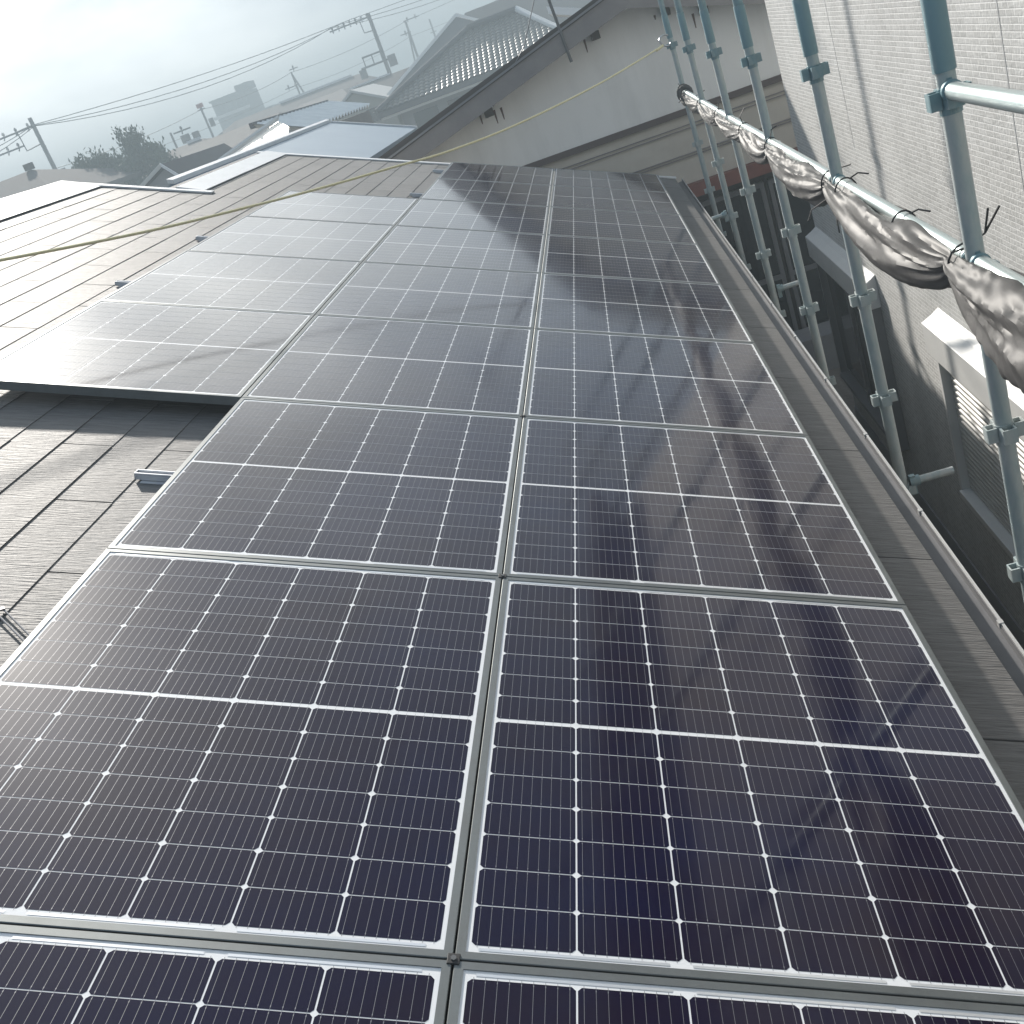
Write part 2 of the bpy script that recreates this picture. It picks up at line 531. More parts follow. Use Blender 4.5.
# ridge caps (folded metal, in lengths)
def ridge(ur, v0, v1, wdt, seg):
    c = MB()
    v = v1
    i = 0
    while v > v0:
        a = max(v0, v - seg)
        lap = 0.0018 * (i % 2)
        top = HS + 0.022 + lap
        tlo = HS + 0.010 + lap
        # our side
        c.hexa([RP_(ur + wdt, a, HS + 0.006), RP_(ur + wdt, v, HS + 0.006), RP_(ur, v, HS + 0.006), RP_(ur, a, HS + 0.006),
                RP_(ur + wdt, a, tlo), RP_(ur + wdt, v, tlo), RP_(ur, v, top), RP_(ur, a, top)])
        # far side
        q0 = RP_(ur, a, top); q1 = RP_(ur, v, top)
        dv = Vector((-0.2, 0, -0.2 * math.tan(TH)))
        c.prism([q0, q1, q1 + dv, q0 + dv], (0, 0, -0.028))
        v -= seg + 0.004
        i += 1
    return c
hpart(ridge(-4.04, Y0, YN + 0.02, 0.36, 1.82), 'ridge_cap', M['ridge'])
hpart(ridge(-3.09, YN + 0.05, Y1 + 0.05, 0.235, 1.55), 'ridge_cap', M['ridge'])
vg = MB()
vg.box(UR2 - 0.1, UE + 0.01, Y1 - 0.05, Y1 + 0.05, HS + 0.001, HS + 0.012, fn=RP_)
vg.box(UR2 - 0.1, UE + 0.01, Y1 + 0.03, Y1 + 0.05, HS - 0.12, HS + 0.0008, fn=RP_)
hpart(vg, 'verge_trim', M['ridge'])
vg = MB()
vg.box(UR1 - 0.0, UR2 + 0.30, YN - 0.045, YN + 0.04, HS + 0.001, HS + 0.014, fn=RP_)
vg.box(UR1 - 0.0, UR2 + 0.30, YN + 0.02, YN + 0.04, HS - 0.10, HS + 0.0008, fn=RP_)
hpart(vg, 'verge_trim', M['ridge'])
# gutter: a U channel just outside the eave, with clips
gx0 = RP_(UE, 0, HS).x - 0.030
gz1 = -0.588
GWD = 0.104
prof = [(gx0, gz1 - 0.030), (gx0, gz1 - 0.060), (gx0 + GWD - 0.004, gz1 - 0.060), (gx0 + GWD, gz1)]
gt = MB()
th = 0.003
lip = [(x, z) for x, z in prof]
inner = [(gx0 + GWD - 0.009, gz1), (gx0 + GWD - 0.009, gz1 - 0.005), (gx0 + GWD - 0.011, gz1 - 0.024), (gx0 + th, gz1 - 0.031)]
loop = prof + inner
gt.prism([(x, Y0, z) for x, z in loop], (0, Y1 + 0.05 - Y0, 0))
gut = hpart(gt, 'gutter', M['gutter'])
lp = MB()
lp.box(gx0 + GWD - 0.006, gx0 + GWD + 0.0015, Y0, Y1 + 0.05, gz1 + 0.0005, gz1 + 0.0045)
lp.build('gutter_lip', M['gutter_clip'], gut)
for i in range(14):
    y = 0.62 + i * 0.72
    if y > Y1: break
    c = MB()
    c.box(gx0 + GWD - 0.012, gx0 + GWD + 0.002, y - 0.009, y + 0.009, gz1 - 0.010, gz1 + 0.0065)
    c.build('gutter_clip', M['gutter_clip'], gut)
fc = MB()
fc.box(gx0 - 0.03, gx0 - 0.004, Y0, Y1, gz1 - 0.14, gz1 + 0.0)
hpart(fc, 'fascia', M['darkwood'])

# ------------------------------------------------------------------ solar panels
PW, PH = 1.049, 1.24297               # pitch across and along
GAP = 0.0035
HWf = (PW - GAP) / 2
FT = 0.0150                           # frame width seen from above
def panel_meshes():
    fr = MB()
    y0, y1 = GAP / 2, PH - GAP / 2
    zt, zb = 0.0, -0.035
    # frame as four mitred bars with a slightly raised lip
    O = [(-HWf, y0), (HWf, y0), (HWf, y1), (-HWf, y1)]
    I = [(-HWf + FT, y0 + FT), (HWf - FT, y0 + FT), (HWf - FT, y1 - FT), (-HWf + FT, y1 - FT)]
    c = 0.0012
    O2 = [(-HWf + c, y0 + c), (HWf - c, y0 + c), (HWf - c, y1 - c), (-HWf + c, y1 - c)]
    vs = [(x, y, zb) for x, y in O] + [(x, y, zt - c) for x, y in O] + [(x, y, zt) for x, y in O2] + [(x, y, zt) for x, y in I] + [(x, y, zt - 0.006) for x, y in I] + [(x, y, zb) for x, y in I]
    fs = []
    for r in range(5):
        for i in range(4):
            a, b = r * 4 + i, r * 4 + (i + 1) % 4
            fs.append((a, b, b + 4, a + 4))
    for i in range(4):
        a, b = 20 + i, 20 + (i + 1) % 4
        fs.append((a, b, (i + 1) % 4, i))
    fr.add(vs, fs)
    gl = MB()
    z = -0.0022
    X0, X1, Ya, Yb = -HWf + FT - 0.001, HWf - FT + 0.001, y0 + FT - 0.001, y1 - FT + 0.001
    gl.add([(X0, Ya, z), (X1, Ya, z), (X1, Yb, z), (X0, Yb, z)], [(0, 1, 2, 3)], 0)
    gl.add([(X0, Ya, -0.03), (X1, Ya, -0.03), (X1, Yb, -0.03), (X0, Yb, -0.03)], [(3, 2, 1, 0)], 0)
    mx, my, mid = 0.0090, 0.0165, 0.012
    gx, gy = 0.0031, 0.0020
    cw = (X1 - X0 - 2 * mx - 5 * gx) / 6
    chh = (Yb - Ya - 2 * my - mid - 12 * gy) / 14
    ch = 0.0062
    zc, zr = z + 0.0003, z + 0.0006
    y = Ya + my
    for r in range(14):
        for cidx in range(6):
            x = X0 + mx + cidx * (cw + gx)
            # half cells: bigger chamfer on the outer pair edge
            a = ch if r % 2 == 0 else ch * 0.8
            b = ch * 0.8 if r % 2 == 0 else ch
            gl.add([(x + a, y, zc), (x + cw - a, y, zc), (x + cw, y + a, zc), (x + cw, y + chh - b, zc), (x + cw - b, y + chh, zc), (x + b, y + chh, zc), (x, y + chh - b, zc), (x, y + a, zc)], [tuple(range(8))], 1)
        y += chh + (mid if r == 6 else gy)
    # nine bus wires per cell column, one length per half string, with solder pads
    bw = 0.00033
    for half in (0, 1):
        ys = Ya + my + half * (7 * chh + 6 * gy + mid)
        ye = ys + 7 * chh + 6 * gy
        for cidx in range(6):
            x = X0 + mx + cidx * (cw + gx)
            for k in range(9):
                xx = x + cw * (k + 0.5) / 9
                gl.add([(xx - bw, ys - 0.004, zr), (xx + bw, ys - 0.004, zr), (xx + bw, ye + 0.004, zr), (xx - bw, ye + 0.004, zr)], [(0, 1, 2, 3)], 2)
                for r in range(7):
                    for q in (0.06, 0.94):
                        yy = ys + r * (chh + gy) + chh * q
                        gl.add([(xx - 0.0007, yy - 0.0016, zr + 0.0002), (xx + 0.0007, yy - 0.0016, zr + 0.0002), (xx + 0.0007, yy + 0.0016, zr + 0.0002), (xx - 0.0007, yy + 0.0016, zr + 0.0002)], [(0, 1, 2, 3)], 2)
    # cross ribbons in the end margins and in the middle
    for yy in (Ya + my - 0.008, Yb - my + 0.008):
        for k in range(3):
            xa = X0 + mx + 0.012 + k * 2 * (cw + gx)
            gl.add([(xa, yy - 0.0026, zr), (xa + 2 * cw - 0.03, yy - 0.0026, zr), (xa + 2 * cw - 0.03, yy + 0.0026, zr), (xa, yy + 0.0026, zr)], [(0, 1, 2, 3)], 3)
    return fr, gl
fr, gl = panel_meshes()
ordn = ['nearest the camera', 'second from the camera', 'third from the camera', 'fourth from the camera', 'fifth from the camera', 'sixth from the camera', 'seventh from the camera', 'eighth from the camera', 'farthest from the camera']
rowname = {'g': 'in the long column beside the gutter', 'm': 'in the long middle column', 'r': 'in the short column on the ridge side'}
GP = 'black solar panels on the slate roof'
proto = None
def place_panel(u, row, label):
    global proto
    if proto is None:
        proto = thing('solar_panel', label, 'solar panel', RP_(u, row * PH), (0, TH, 0), GP)
        gl.build('laminate', [M['back'], M['cell'], M['ribbon'], M['bus']], proto)
        fr.build('frame', M['alu'], proto)
        return proto
    return dup(proto, RP_(u, row * PH), label)
for i, row in enumerate(range(-1, 8)):
    place_panel(PW / 2, row, 'black solar panel %s %s' % (ordn[i], rowname['g']))
for i, row in enumerate(range(-1, 8)):
    place_panel(-PW / 2, row, 'black solar panel %s %s' % (ordn[i], rowname['m']))
sh = ['nearest the camera', 'second from the camera', 'third from the camera', 'farthest from the camera']
for i, row in enumerate(range(2, 6)):
    place_panel(-1.5 * PW, row, 'black solar panel %s %s' % (sh[i], rowname['r']))

# black clamp caps where four panel corners meet
for row, lab in ((0, 'black clamp cap at the nearest four corner panel joint'), (1, 'black clamp cap at the second panel joint from the camera'), (2, 'small black clamp cap at the third panel joint from the camera')):
    t_ = thing('panel_clamp', lab, 'clamp', RP_(0, row * PH, 0), (0, TH, 0), 'clamps at the panel corners')
    c_ = MB()
    c_.box(-0.010, 0.010, -0.010, 0.010, -0.004, 0.0022)
    c_.build('clamp_cap', M['strap'], t_, bevel=0.001)
    c_ = MB()
    c_.tube([(0, 0, 0.0022), (0, 0, 0.0042)], 0.005, 6)
    c_.build('bolt_head', M['insul'], t_)

# mounting rails under the panels, ends showing past the ridge side edge
def rail_mesh(L):
    m = MB()
    m.box(0, L, -0.018, 0.018, -0.020, -0.004)
    m.box(0, L, -0.018, -0.010, -0.0038, 0.003)
    m.box(0, L, 0.010, 0.018, -0.0038, 0.003)
    m.box(-0.003, 0, -0.019, 0.019, -0.021, 0.003)
    return m
RL = ((-1.215, 0.63, 'silver mounting rail end under the nearest full panel on the left edge'),
      (-1.215, 1.88, 'silver mounting rail end poking onto sunlit slates before the short panel column'),
      (-2.27, 4.36, 'mounting rail end beside the second panel of the short ridge side column'),
      (-2.27, 5.69, 'mounting rail end beside the third panel of the short ridge side column'),
      (-1.21, 8.11, 'mounting rail end beyond the far end of the short panel column'),
      (-1.21, 9.74, 'mounting rail end under the farthest middle column panel near the verge'))
for u0, v, lab in RL:
    r = thing('mounting_rail', lab, 'mounting rail', RP_(u0, v, -0.060), (0, TH, 0), 'aluminium mounting rails under the panels')
    rail_mesh(1.0 - u0).build('rail', M['rail_alu'], r, bevel=0.0015)
    f = MB()
    f.box(0.02, 0.10, -0.035, 0.035, -0.024, -0.0215)
    f.tube([(0.06, 0.03, -0.022), (0.06, 0.03, -0.006)], 0.007, 6)
    f.build('foot_bracket', M['rail_alu'], r)
st = MB()
a, b = Vector(RP_(-1.240, 1.025, HS + 0.006)), Vector(RP_(-1.05, 0.85, HS + 0.007))
d = (b - a).normalized(); s_ = d.cross(N).normalized()
for o_ in (-0.010, 0.010):
    st.tube([a + s_ * o_, b + s_ * o_], 0.0026, 8)
st.prism([a - s_ * 0.013, a + s_ * 0.013, a + s_ * 0.013 + d * 0.012, a - s_ * 0.013 + d * 0.012], N * 0.005)
tag(st.build('cable_strap', M['greyframe'], smooth=True), 'thin paired strap running slantwise under the left edge of the near panel', 'strap')

# ------------------------------------------------------------------ neighbouring house with tile siding
XW = 2.2
nb = thing('tile_clad_house', 'pale house with stone patterned siding rising close behind the scaffold', 'house', (XW, 4, GZ))
def npart(mb, name, m, parent=nb, **k):
    o = mb.build(name, m, parent, **k)
    if parent is nb:
        o.location = (-XW, -4, -GZ)
    return o
YC = 9.05
b = MB()
b.box(XW, 9.0, -6.0, YC, GZ, 2.75)
npart(b, 'wall', M['tile_siding'])
b = MB()
b.prism([(XW - 0.35, -6.4, 2.78), (XW - 0.35, YC + 0.4, 2.78), (5.6, YC + 0.4, 4.3), (5.6, -6.4, 4.3)], (0, 0, 0.14))
b.prism([(9.35, -6.4, 2.78), (9.35, YC + 0.4, 2.78), (5.604, YC + 0.4, 4.3), (5.604, -6.4, 4.3)], (0, 0, 0.14))
npart(b, 'roof', M['roof_grey'])
b = MB()
b.box(XW - 0.012, XW - 0.001, -6, YC, GZ, GZ + 0.45)
npart(b, 'foundation', M['wall_grey'])
for yj, za, zb_ in ((6.70, -0.2, 2.74), (3.60, -0.9, 2.74)):
    b = MB()
    b.box(XW - 0.0015, XW - 0.0002, yj - 0.005, yj + 0.005, za, zb_)
    npart(b, 'sealant_joint', M['tile_sealant'])
def shutter_window(y0, y1, ztop, zbot, closed, lab_hood):
    # hood box
    w_ = MB()
    if closed:
        w_.box(XW - 0.022, XW - 0.002, y0, y1, zbot, ztop)
        z = ztop
        while z > zbot + 0.02:                       # rounded slats
            for k in range(1):
                w_.prism([(XW - 0.0221, y0 + 0.03, z - 0.002), (XW - 0.031, y0 + 0.03, z - 0.010), (XW - 0.031, y0 + 0.03, z - 0.026), (XW - 0.0221, y0 + 0.03, z - 0.037)], (0, y1 - y0 - 0.06, 0))
            z -= 0.040
        o = npart(w_, 'window_shutter', M['shutter'])
    else:
        w_.box(XW - 0.02, XW - 0.002, y0 + 0.05, y1 - 0.05, zbot + 0.05, ztop)
        o = npart(w_, 'window_pane', M['glass'])
    f = MB()
    fm = M['greyframe']
    f.box(XW - 0.075, XW - 0.001, y0 - 0.045, y0 - 0.001, zbot - 0.05, ztop)
    f.box(XW - 0.075, XW - 0.001, y1 + 0.001, y1 + 0.045, zbot - 0.05, ztop)
    f.box(XW - 0.095, XW - 0.001, y0, y1, zbot - 0.05, zbot - 0.004)
    if not closed:
        f.box(XW - 0.05, XW - 0.021, (y0 + y1) / 2 - 0.03, (y0 + y1) / 2 + 0.03, zbot, ztop)
    npart(f, 'window_frame', M['white_metal'] if closed else fm, bevel=0.003)
    h = MB()
    ya, yb = y0 - 0.07, y1 + 0.07
    zb, zf, zt = ztop - 0.005, ztop + 0.19, ztop + 0.255
    h.prism([(XW - 0.001, ya, zb), (XW - 0.115, ya, zb), (XW - 0.115, ya, zf), (XW - 0.045, ya, zf + 0.035), (XW - 0.001, ya, zt)], (0, yb - ya, 0))
    npart(h, 'shutter_box', M['white_metal'], bevel=0.004)
shutter_window(3.72, 5.22, -1.28, -2.24, True, '')
shutter_window(6.95, 8.93, -1.43, -2.62, False, '')

# ------------------------------------------------------------------ scaffold
XP = 1.38
PY = [1.60, 3.15, 4.70, 6.25, 7.85, 9.40]
LV = [0.745, 0.295, -0.155, -0.605, -1.055, -1.505, -1.955, -2.405, -2.855]
def pole_proto(label):
    p = thing('scaffold_pole', label, 'scaffold pole', (XP, PY[0], GZ), group='vertical scaffold poles beside the gutter')
    s = MB()
    s.tube([(0, 0, 0.03), (0, 0, 0.80 - GZ)], 0.0238, 20)
    s.build('shaft', M['pole'], p, smooth=True)
    s = MB()
    s.tube([(0, 0, 0.80 - GZ), (0, 0, 1.00 - GZ), (0, 0, 1.004 - GZ)], [0.0278, 0.0278, 0.0262], 20)
    s.build('joint_sleeve', M['pole_top'], p, smooth=True)
    s = MB()
    s.tube([(0, 0, 1.005 - GZ), (0, 0, 2.55 - GZ)], 0.0240, 20)
    s.build('upper_shaft', M['pole_top'], p, smooth=True)
    base = MB()
    base.box(-0.07, 0.07, -0.07, 0.07, 0, 0.008)
    base.tube([(0, 0, 0.008), (0, 0, 0.032)], 0.017, 10)
    base.build('base_plate', M['pole'], p)
    for i, z in enumerate(LV):
        c = MB()
        zz = z - GZ
        c.tube([(0, 0, zz - 0.045), (0, 0, zz + 0.018)], 0.0268, 16)
        for a in range(4):
            ca, sa = cos(a * pi / 2 + 0.0), sin(a * pi / 2)
            def T(x, y, zq):
                return (x * ca - y * sa, x * sa + y * ca, zq + zz)
            # U shaped wedge pocket: two cheeks and an outer plate
            c.box(0.0235, 0.050, -0.019, -0.014, -0.028, 0.014, fn=T)
            c.box(0.0235, 0.050, 0.014, 0.019, -0.028, 0.014, fn=T)
            c.box(0.046, 0.0505, -0.014, 0.014, -0.028, 0.014, fn=T)
            c.box(0.0235, 0.046, -0.014, 0.014, -0.0275, -0.024, fn=T)
        c.build('wedge_pocket', M['pole_top'] if i == 0 else M['pole'], p)
    return p
PL = ['scaffold pole nearest the camera, carrying the short upper rail',
      'second nearest scaffold pole, passing behind the fattest roll of grey sheet',
      'third nearest scaffold pole, its foot hidden by the gutter edge',
      'fourth nearest scaffold pole, in front of the dark ground floor windows',
      'second farthest scaffold pole, before the white gable wall',
      'farthest scaffold pole, with the yellow rope hooked on it']
pp = pole_proto(PL[0])
for y, lab in list(zip(PY, PL))[1:]:
    dup(pp, (XP, y, GZ), lab)
def rail_thing(ya, yb, z, label):
    r = thing('scaffold_rail', label, 'scaffold rail', (XP, ya, z), group='horizontal scaffold rails')
    t = MB()
    L = yb - ya
    t.tube([(0, 0.030, 0), (0, L - 0.030, 0)], 0.0214, 20)
    t.build('tube', M['rail'], r, smooth=True)
    for e, d_ in ((0.026, 1), (L - 0.026, -1)):
        c = MB()
        c.tube([(0, e, 0), (0, e + d_ * 0.012, 0), (0, e + d_ * 0.016, 0)], [0.0262, 0.0262, 0.0225], 20)
        c.box(-0.006, 0.006, min(e, e - d_ * 0.010), max(e, e - d_ * 0.010), -0.05, 0.03)
        c.build('wedge_end', M['pole_top'], r, smooth=True)
    return r
ZR = 0.325
ys = [0.05] + PY
nm = ['lower scaffold rail from the nearest pole towards the camera, above the drooping sheet end',
      'scaffold rail between the nearest and second poles, over the largest sheet roll',
      'scaffold rail between the second and third poles, over a short sheet roll',
      'scaffold rail between the third and fourth poles, bare on top',
      'scaffold rail between the fourth pole and the white wall poles',
      'farthest scaffold rail between the last two poles by the white gable']
for i in range(6):
    rail_thing(ys[i], ys[i + 1], ZR, nm[i])
rail_thing(0.05, PY[0], 0.755, 'short upper scaffold rail fixed only to the nearest pole')
def stub(x0, x1, y, z, label):
    s = thing('scaffold_bracket', label, 'scaffold bracket', (x0, y, z), group='short tubes fixed across the scaffold')
    t = MB()
    t.tube([(0, 0, 0), (x1 - x0, 0, 0)], 0.0175, 14)
    t.build('tube', M['pole'], s, smooth=True)
    e = 0.03 if x1 > x0 else -0.03
    c = MB()
    c.tube([(-e * 0.4, 0, 0), (e, 0, 0)], 0.024, 14)
    c.box(-0.012, 0.012, -0.012, 0.012, -0.06, 0.03)
    c.build('wedge_end', M['pole_top'], s, smooth=True)
stub(XP + 0.045, 1.60, 3.15, -1.03, 'short tube stub on the second nearest pole pointing at the tiled wall')
stub(XP + 0.045, 1.56, 6.25, -0.88, 'grey bracket on the fourth nearest pole above the earth gap')
stub(XP - 0.045, 1.22, 7.85, -0.58, 'short pale tube from the second farthest pole to the gutter')

# rolled mesh sheet hanging under the lower rail, pinched at its ties
TIES = [9.36, 9.05, 7.86, 6.75, 5.55, 4.62, 3.22, 1.72, 0.42]
AMP = [0.028, 0.028, 0.034, 0.033, 0.044, 0.058, 0.070, 0.092]
rs = random.Random(3)
sheet = MB()
NY, NA = 760, 64
ph = [rs.uniform(0, 6.28) for _ in range(12)]
def seg(y):
    for i in range(len(TIES) - 1):
        if TIES[i] >= y >= TIES[i + 1]:
            t = (TIES[i] - y) / (TIES[i] - TIES[i + 1])
            return i, t
    return len(TIES) - 2, 1.0
vs = []
for i in range(NY + 1):
    y = 9.36 - (9.36 - 0.42) * i / NY
    si, t = seg(y)
    env = max(0.0, sin(pi * t)) ** 0.55
    skew = 0.75 + 0.5 * t
    rr = 0.026 + AMP[si] * env * skew
    sag = 0.46 * rr + 0.012 * env
    for j in range(NA):
        a = 2 * pi * j / NA
        # long folds that gather at the ties, plus crumples in the belly
        pin = 1.0 - 0.45 * env
        # ridged noise: long folds running along the roll and gathering at the ties, creases across the belly
        tw = a + 1.1 * (t - 0.5) * (1 if si % 2 else -1)
        p1 = Vector((cos(tw) * 1.5, sin(tw) * 1.5, y * 1.3 + 7.3 * si))
        p2 = Vector((cos(tw) * 3.2 + 9, sin(tw) * 2.6, y * 1.5 + 3.1 * si))
        p3 = Vector((cos(a + 3 * y) * 2.0 + 4, sin(a + 3 * y) * 2.0, y * 8.5))
        f = 0.34 * (0.5 - math.sqrt(noise.noise(p1) ** 2 + 0.004) * 2.0) * (0.6 + 0.5 * pin)
        f += 0.15 * (0.4 - math.sqrt(noise.noise(p2) ** 2 + 0.006) * 2.0) * pin * 1.3
        f += 0.055 * env * (0.4 - math.sqrt(noise.noise(p3) ** 2 + 0.008) * 2.2) * (1.5 if si == 7 else 1.1 if si in (3, 5) else 0.5)
        f += 0.12 * pin * sin(9 * a + ph[si % 12]) * (1 - env)
        r_ = rr * (1 + f)
        dx = cos(a) * r_ * 0.80
        dz = sin(a) * r_ * (1.12 if sin(a) < 0 else 0.85)
        vs.append((XP - 0.022 + dx, y, ZR - 0.012 - sag + dz))
fs = [(i * NA + j, i * NA + (j + 1) % NA, (i + 1) * NA + (j + 1) % NA, (i + 1) * NA + j) for i in range(NY) for j in range(NA)]
fs += [tuple(range(NA)), tuple(NY * NA + j for j in range(NA))]
sheet.add(vs, fs)
sheet_o = sheet.build('rolled_sheet', M['sheet'], smooth=True)
tag(sheet_o, 'crumpled silvery grey mesh sheet rolled and tied under the scaffold rail', 'rolled sheet')
def tie(y, tails, r=0.035):
    t = MB()
    c = Vector((XP - 0.010, y, ZR - 0.014))
    t.tube([c + Vector((cos(a) * r, 0.006 * sin(2 * a), sin(a) * r * 1.15)) for a in [2 * pi * k / 16 for k in range(17)]], 0.0032, 6)
    for tl in tails:
        t.tube([c + Vector(p) for p in tl], 0.0031, 6)
    t.build('tie_cord', M['strap'], sheet_o, smooth=True)
tie(1.66, [[(0.02, 0.01, 0.036), (0.06, 0.0, 0.06), (0.07, -0.02, 0.125)], [(0.06, 0.0, 0.06), (0.095, -0.03, 0.125)], [(-0.02, 0.02, 0.03), (0.04, -0.02, 0.045)]], 0.044)
tie(3.22, [[(0.01, 0, 0.04), (0.03, 0.02, 0.06), (0.035, 0.03, 0.15)], [(0.02, 0, 0.045), (0.07, -0.06, 0.055)], [(-0.02, -0.01, -0.05), (-0.09, 0.05, -0.09), (-0.11, 0.06, -0.13)], [(-0.02, -0.02, -0.06), (-0.04, -0.16, -0.11), (-0.045, -0.18, -0.16)]], 0.042)
tie(2.98, [[(0.02, 0, 0.04), (0.05, -0.02, 0.055), (0.08, -0.05, 0.045)]], 0.042)
tie(2.22, [[(0.02, 0, 0.03), (0.045, -0.02, 0.04), (0.07, -0.05, 0.03)]], 0.040)
tie(4.62, [[(0.0, 0, 0.03), (0.02, 0.02, 0.075), (0.05, 0.02, 0.085)]], 0.036)
tie(5.55, [[(0.0, 0, 0.03), (-0.01, 0.0, 0.08), (0.03, 0.02, 0.12)]], 0.036)
tie(6.75, [[(0.0, 0, 0.03), (0.02, 0.02, 0.09)]], 0.036)
tie(7.86, [[(0.0, 0, 0.03), (-0.03, 0.02, 0.07), (0.05, 0.02, 0.09)]], 0.038)
tie(9.30, [[(0.0, 0, 0.03), (-0.03, 0.02, 0.10)], [(0, 0, -.03), (-0.07, 0, -0.06)]], 0.05)
# knot of webbing where the sheet ends at the last poles
kn = MB()
for k in range(7):
    y = 9.36 - 0.045 * k
    rr = 0.052 + 0.010 * sin(k * 2.1)
    kn.tube([(XP - 0.01 + cos(a) * rr, y + 0.03 * sin(a + k), ZR - 0.01 + sin(a) * rr * 1.2) for a in [2 * pi * q / 14 for q in range(15)]], 0.011, 7)
kn.build('webbing_knot', M['sheet'], sheet_o, smooth=True)

# lifeline rope with its hook
rp = thing('safety_rope', 'yellow safety rope stretched from the farthest scaffold pole across the roof', 'rope', (1.33, 9.36, 0.75))
PTS = [(1.285, 9.27, 0.765), (0.65, 8.06, 0.71), (0.02, 6.85, 0.705), (-0.41, 6.04, 0.74), (-0.69, 5.50, 0.795), (-1.02, 4.88, 0.86), (-1.28, 4.39, 0.92), (-1.59, 3.81, 1.00), (-1.95, 3.12, 1.12), (-2.23, 2.59, 1.225), (-3.4, 0.4, 1.72)]
def catmull(P, n=10):
    P = [Vector(p) for p in P]
    out = []
    for i in range(len(P) - 1):
        p0, p1, p2, p3 = P[max(i - 1, 0)], P[i], P[i + 1], P[min(i + 2, len(P) - 1)]
        for k in range(n):
            t = k / n
            out.append(0.5 * ((2 * p1) + (p2 - p0) * t + (2 * p0 - 5 * p1 + 4 * p2 - p3) * t * t + (3 * p1 - p0 - 3 * p2 + p3) * t ** 3))
    out.append(P[-1])
    return out
c0 = Vector((1.33, 9.36, 0.75))
t = MB()
t.tube([p - c0 for p in catmull(PTS)], 0.0070, 8)
t.build('rope_line', M['rope'], rp, smooth=True)
t = MB()
t.tube([Vector((1.22, 9.15, 0.752)) - c0, Vector((1.29, 9.28, 0.765)) - c0], 0.0125, 8)
t.build('rope_splice', M['rope'], rp, smooth=True)
t = MB()
hk = [(-0.03, -0.06, 0.015), (-0.055, -0.05, 0.06), (-0.03, 0.0, 0.09), (0.03, 0.02, 0.085), (0.045, 0.03, 0.03), (0.02, -0.01, -0.005), (-0.03, -0.06, 0.012)]
t.tube(catmull(hk, 6), 0.0075, 8)
t.build('hook', M['steel'], rp, smooth=True)

# ------------------------------------------------------------------ white gable house behind
YW = 11.795
wh = thing('white_gable_house', 'white plastered gable house with a dark roof edge beyond the far verge', 'house', (1.2, YW, GZ))
def wpart(mb, name, m, parent=wh, **k):
    o = mb.build(name, m, parent, **k)
    if parent is wh:
        o.location = (-1.2, -YW, -GZ)
    return o
AX, AZ = 1.163, 1.171                     # apex of the visible wall below the roof edge
SLL, SLR = 0.268, 0.305
XL, XR = -2.37, 4.6
zl = AZ - SLL * (AX - XL); zr_ = AZ - SLR * (XR - AX)
b = MB()
b.prism([(XL + 0.35, YW, -0.082), (XR - 0.4, YW, -0.082), (XR - 0.4, YW, AZ - SLR * (XR - 0.4 - AX)), (AX, YW, AZ), (XL + 0.35, YW, AZ - SLL * (AX - XL - 0.35))], (0, 7.4, 0))
wpart(b, 'gable_wall', M['plaster'])
b = MB()
b.box(XL + 0.36, XR - 0.41, YW + 0.012, YW + 7.38, -0.873, -0.086)
wpart(b, 'lower_wall', M['siding'])
b = MB()
b.box(XL + 0.36, XR - 0.41, YW + 0.25, YW + 7.38, GZ, -0.876)
wpart(b, 'ground_floor_wall', M['darkwood'])
b = MB()
b.box(XL + 0.3, XR - 0.35, YW - 0.045, YW - 0.001, -0.119, -0.049)
wpart(b, 'band_course', M['brown'])
b = MB()
for z, hh in ((-0.237, 0.011), (-0.275, 0.011), (-0.552, 0.013), (-0.581, 0.011)):
    b.box(XL + 0.36, XR - 0.41, YW - 0.012, YW + 0.011, z, z + hh)
wpart(b, 'siding_joint', M['barge'])
b = MB()
b.box(XL + 0.3, XR - 0.35, YW - 0.10, YW + 0.24, -1.033, -0.878)
wpart(b, 'red_fascia', M['redband'])
# roof: thick slabs with a dark bargeboard in front
T = 0.21
YF, YB = YW - 0.42, YW + 7.8
b = MB()
b.prism([(XL, YF, zl + 0.06), (AX, YF, AZ + 0.06), (AX, YB, AZ + 0.06), (XL, YB, zl + 0.06)], (0, 0, T))
b.prism([(XR, YF, zr_ + 0.06), (AX + 0.002, YF, AZ + 0.06), (AX + 0.002, YB, AZ + 0.06), (XR, YB, zr_ + 0.06)], (0, 0, T))
wpart(b, 'roof', M['roof_dark'])
b = MB()
b.prism([(XL - 0.03, YF - 0.035, zl - 0.03), (AX, YF - 0.035, AZ - 0.01), (XR, YF - 0.035, zr_ - 0.03), (XR, YF - 0.035, zr_ + 0.17), (AX, YF - 0.035, AZ + 0.20), (XL - 0.03, YF - 0.035, zl + 0.16)], (0, 0.033, 0))
wpart(b, 'bargeboard', M['barge'])
b = MB()
b.prism([(XL - 0.03, YF - 0.06, zl + 0.17), (AX, YF - 0.06, AZ + 0.21), (AX, YF - 0.06, AZ + 0.235), (XL - 0.03, YF - 0.06, zl + 0.195)], (0, 0.07, 0))
wpart(b, 'roof_edge_trim', M['greyframe'])
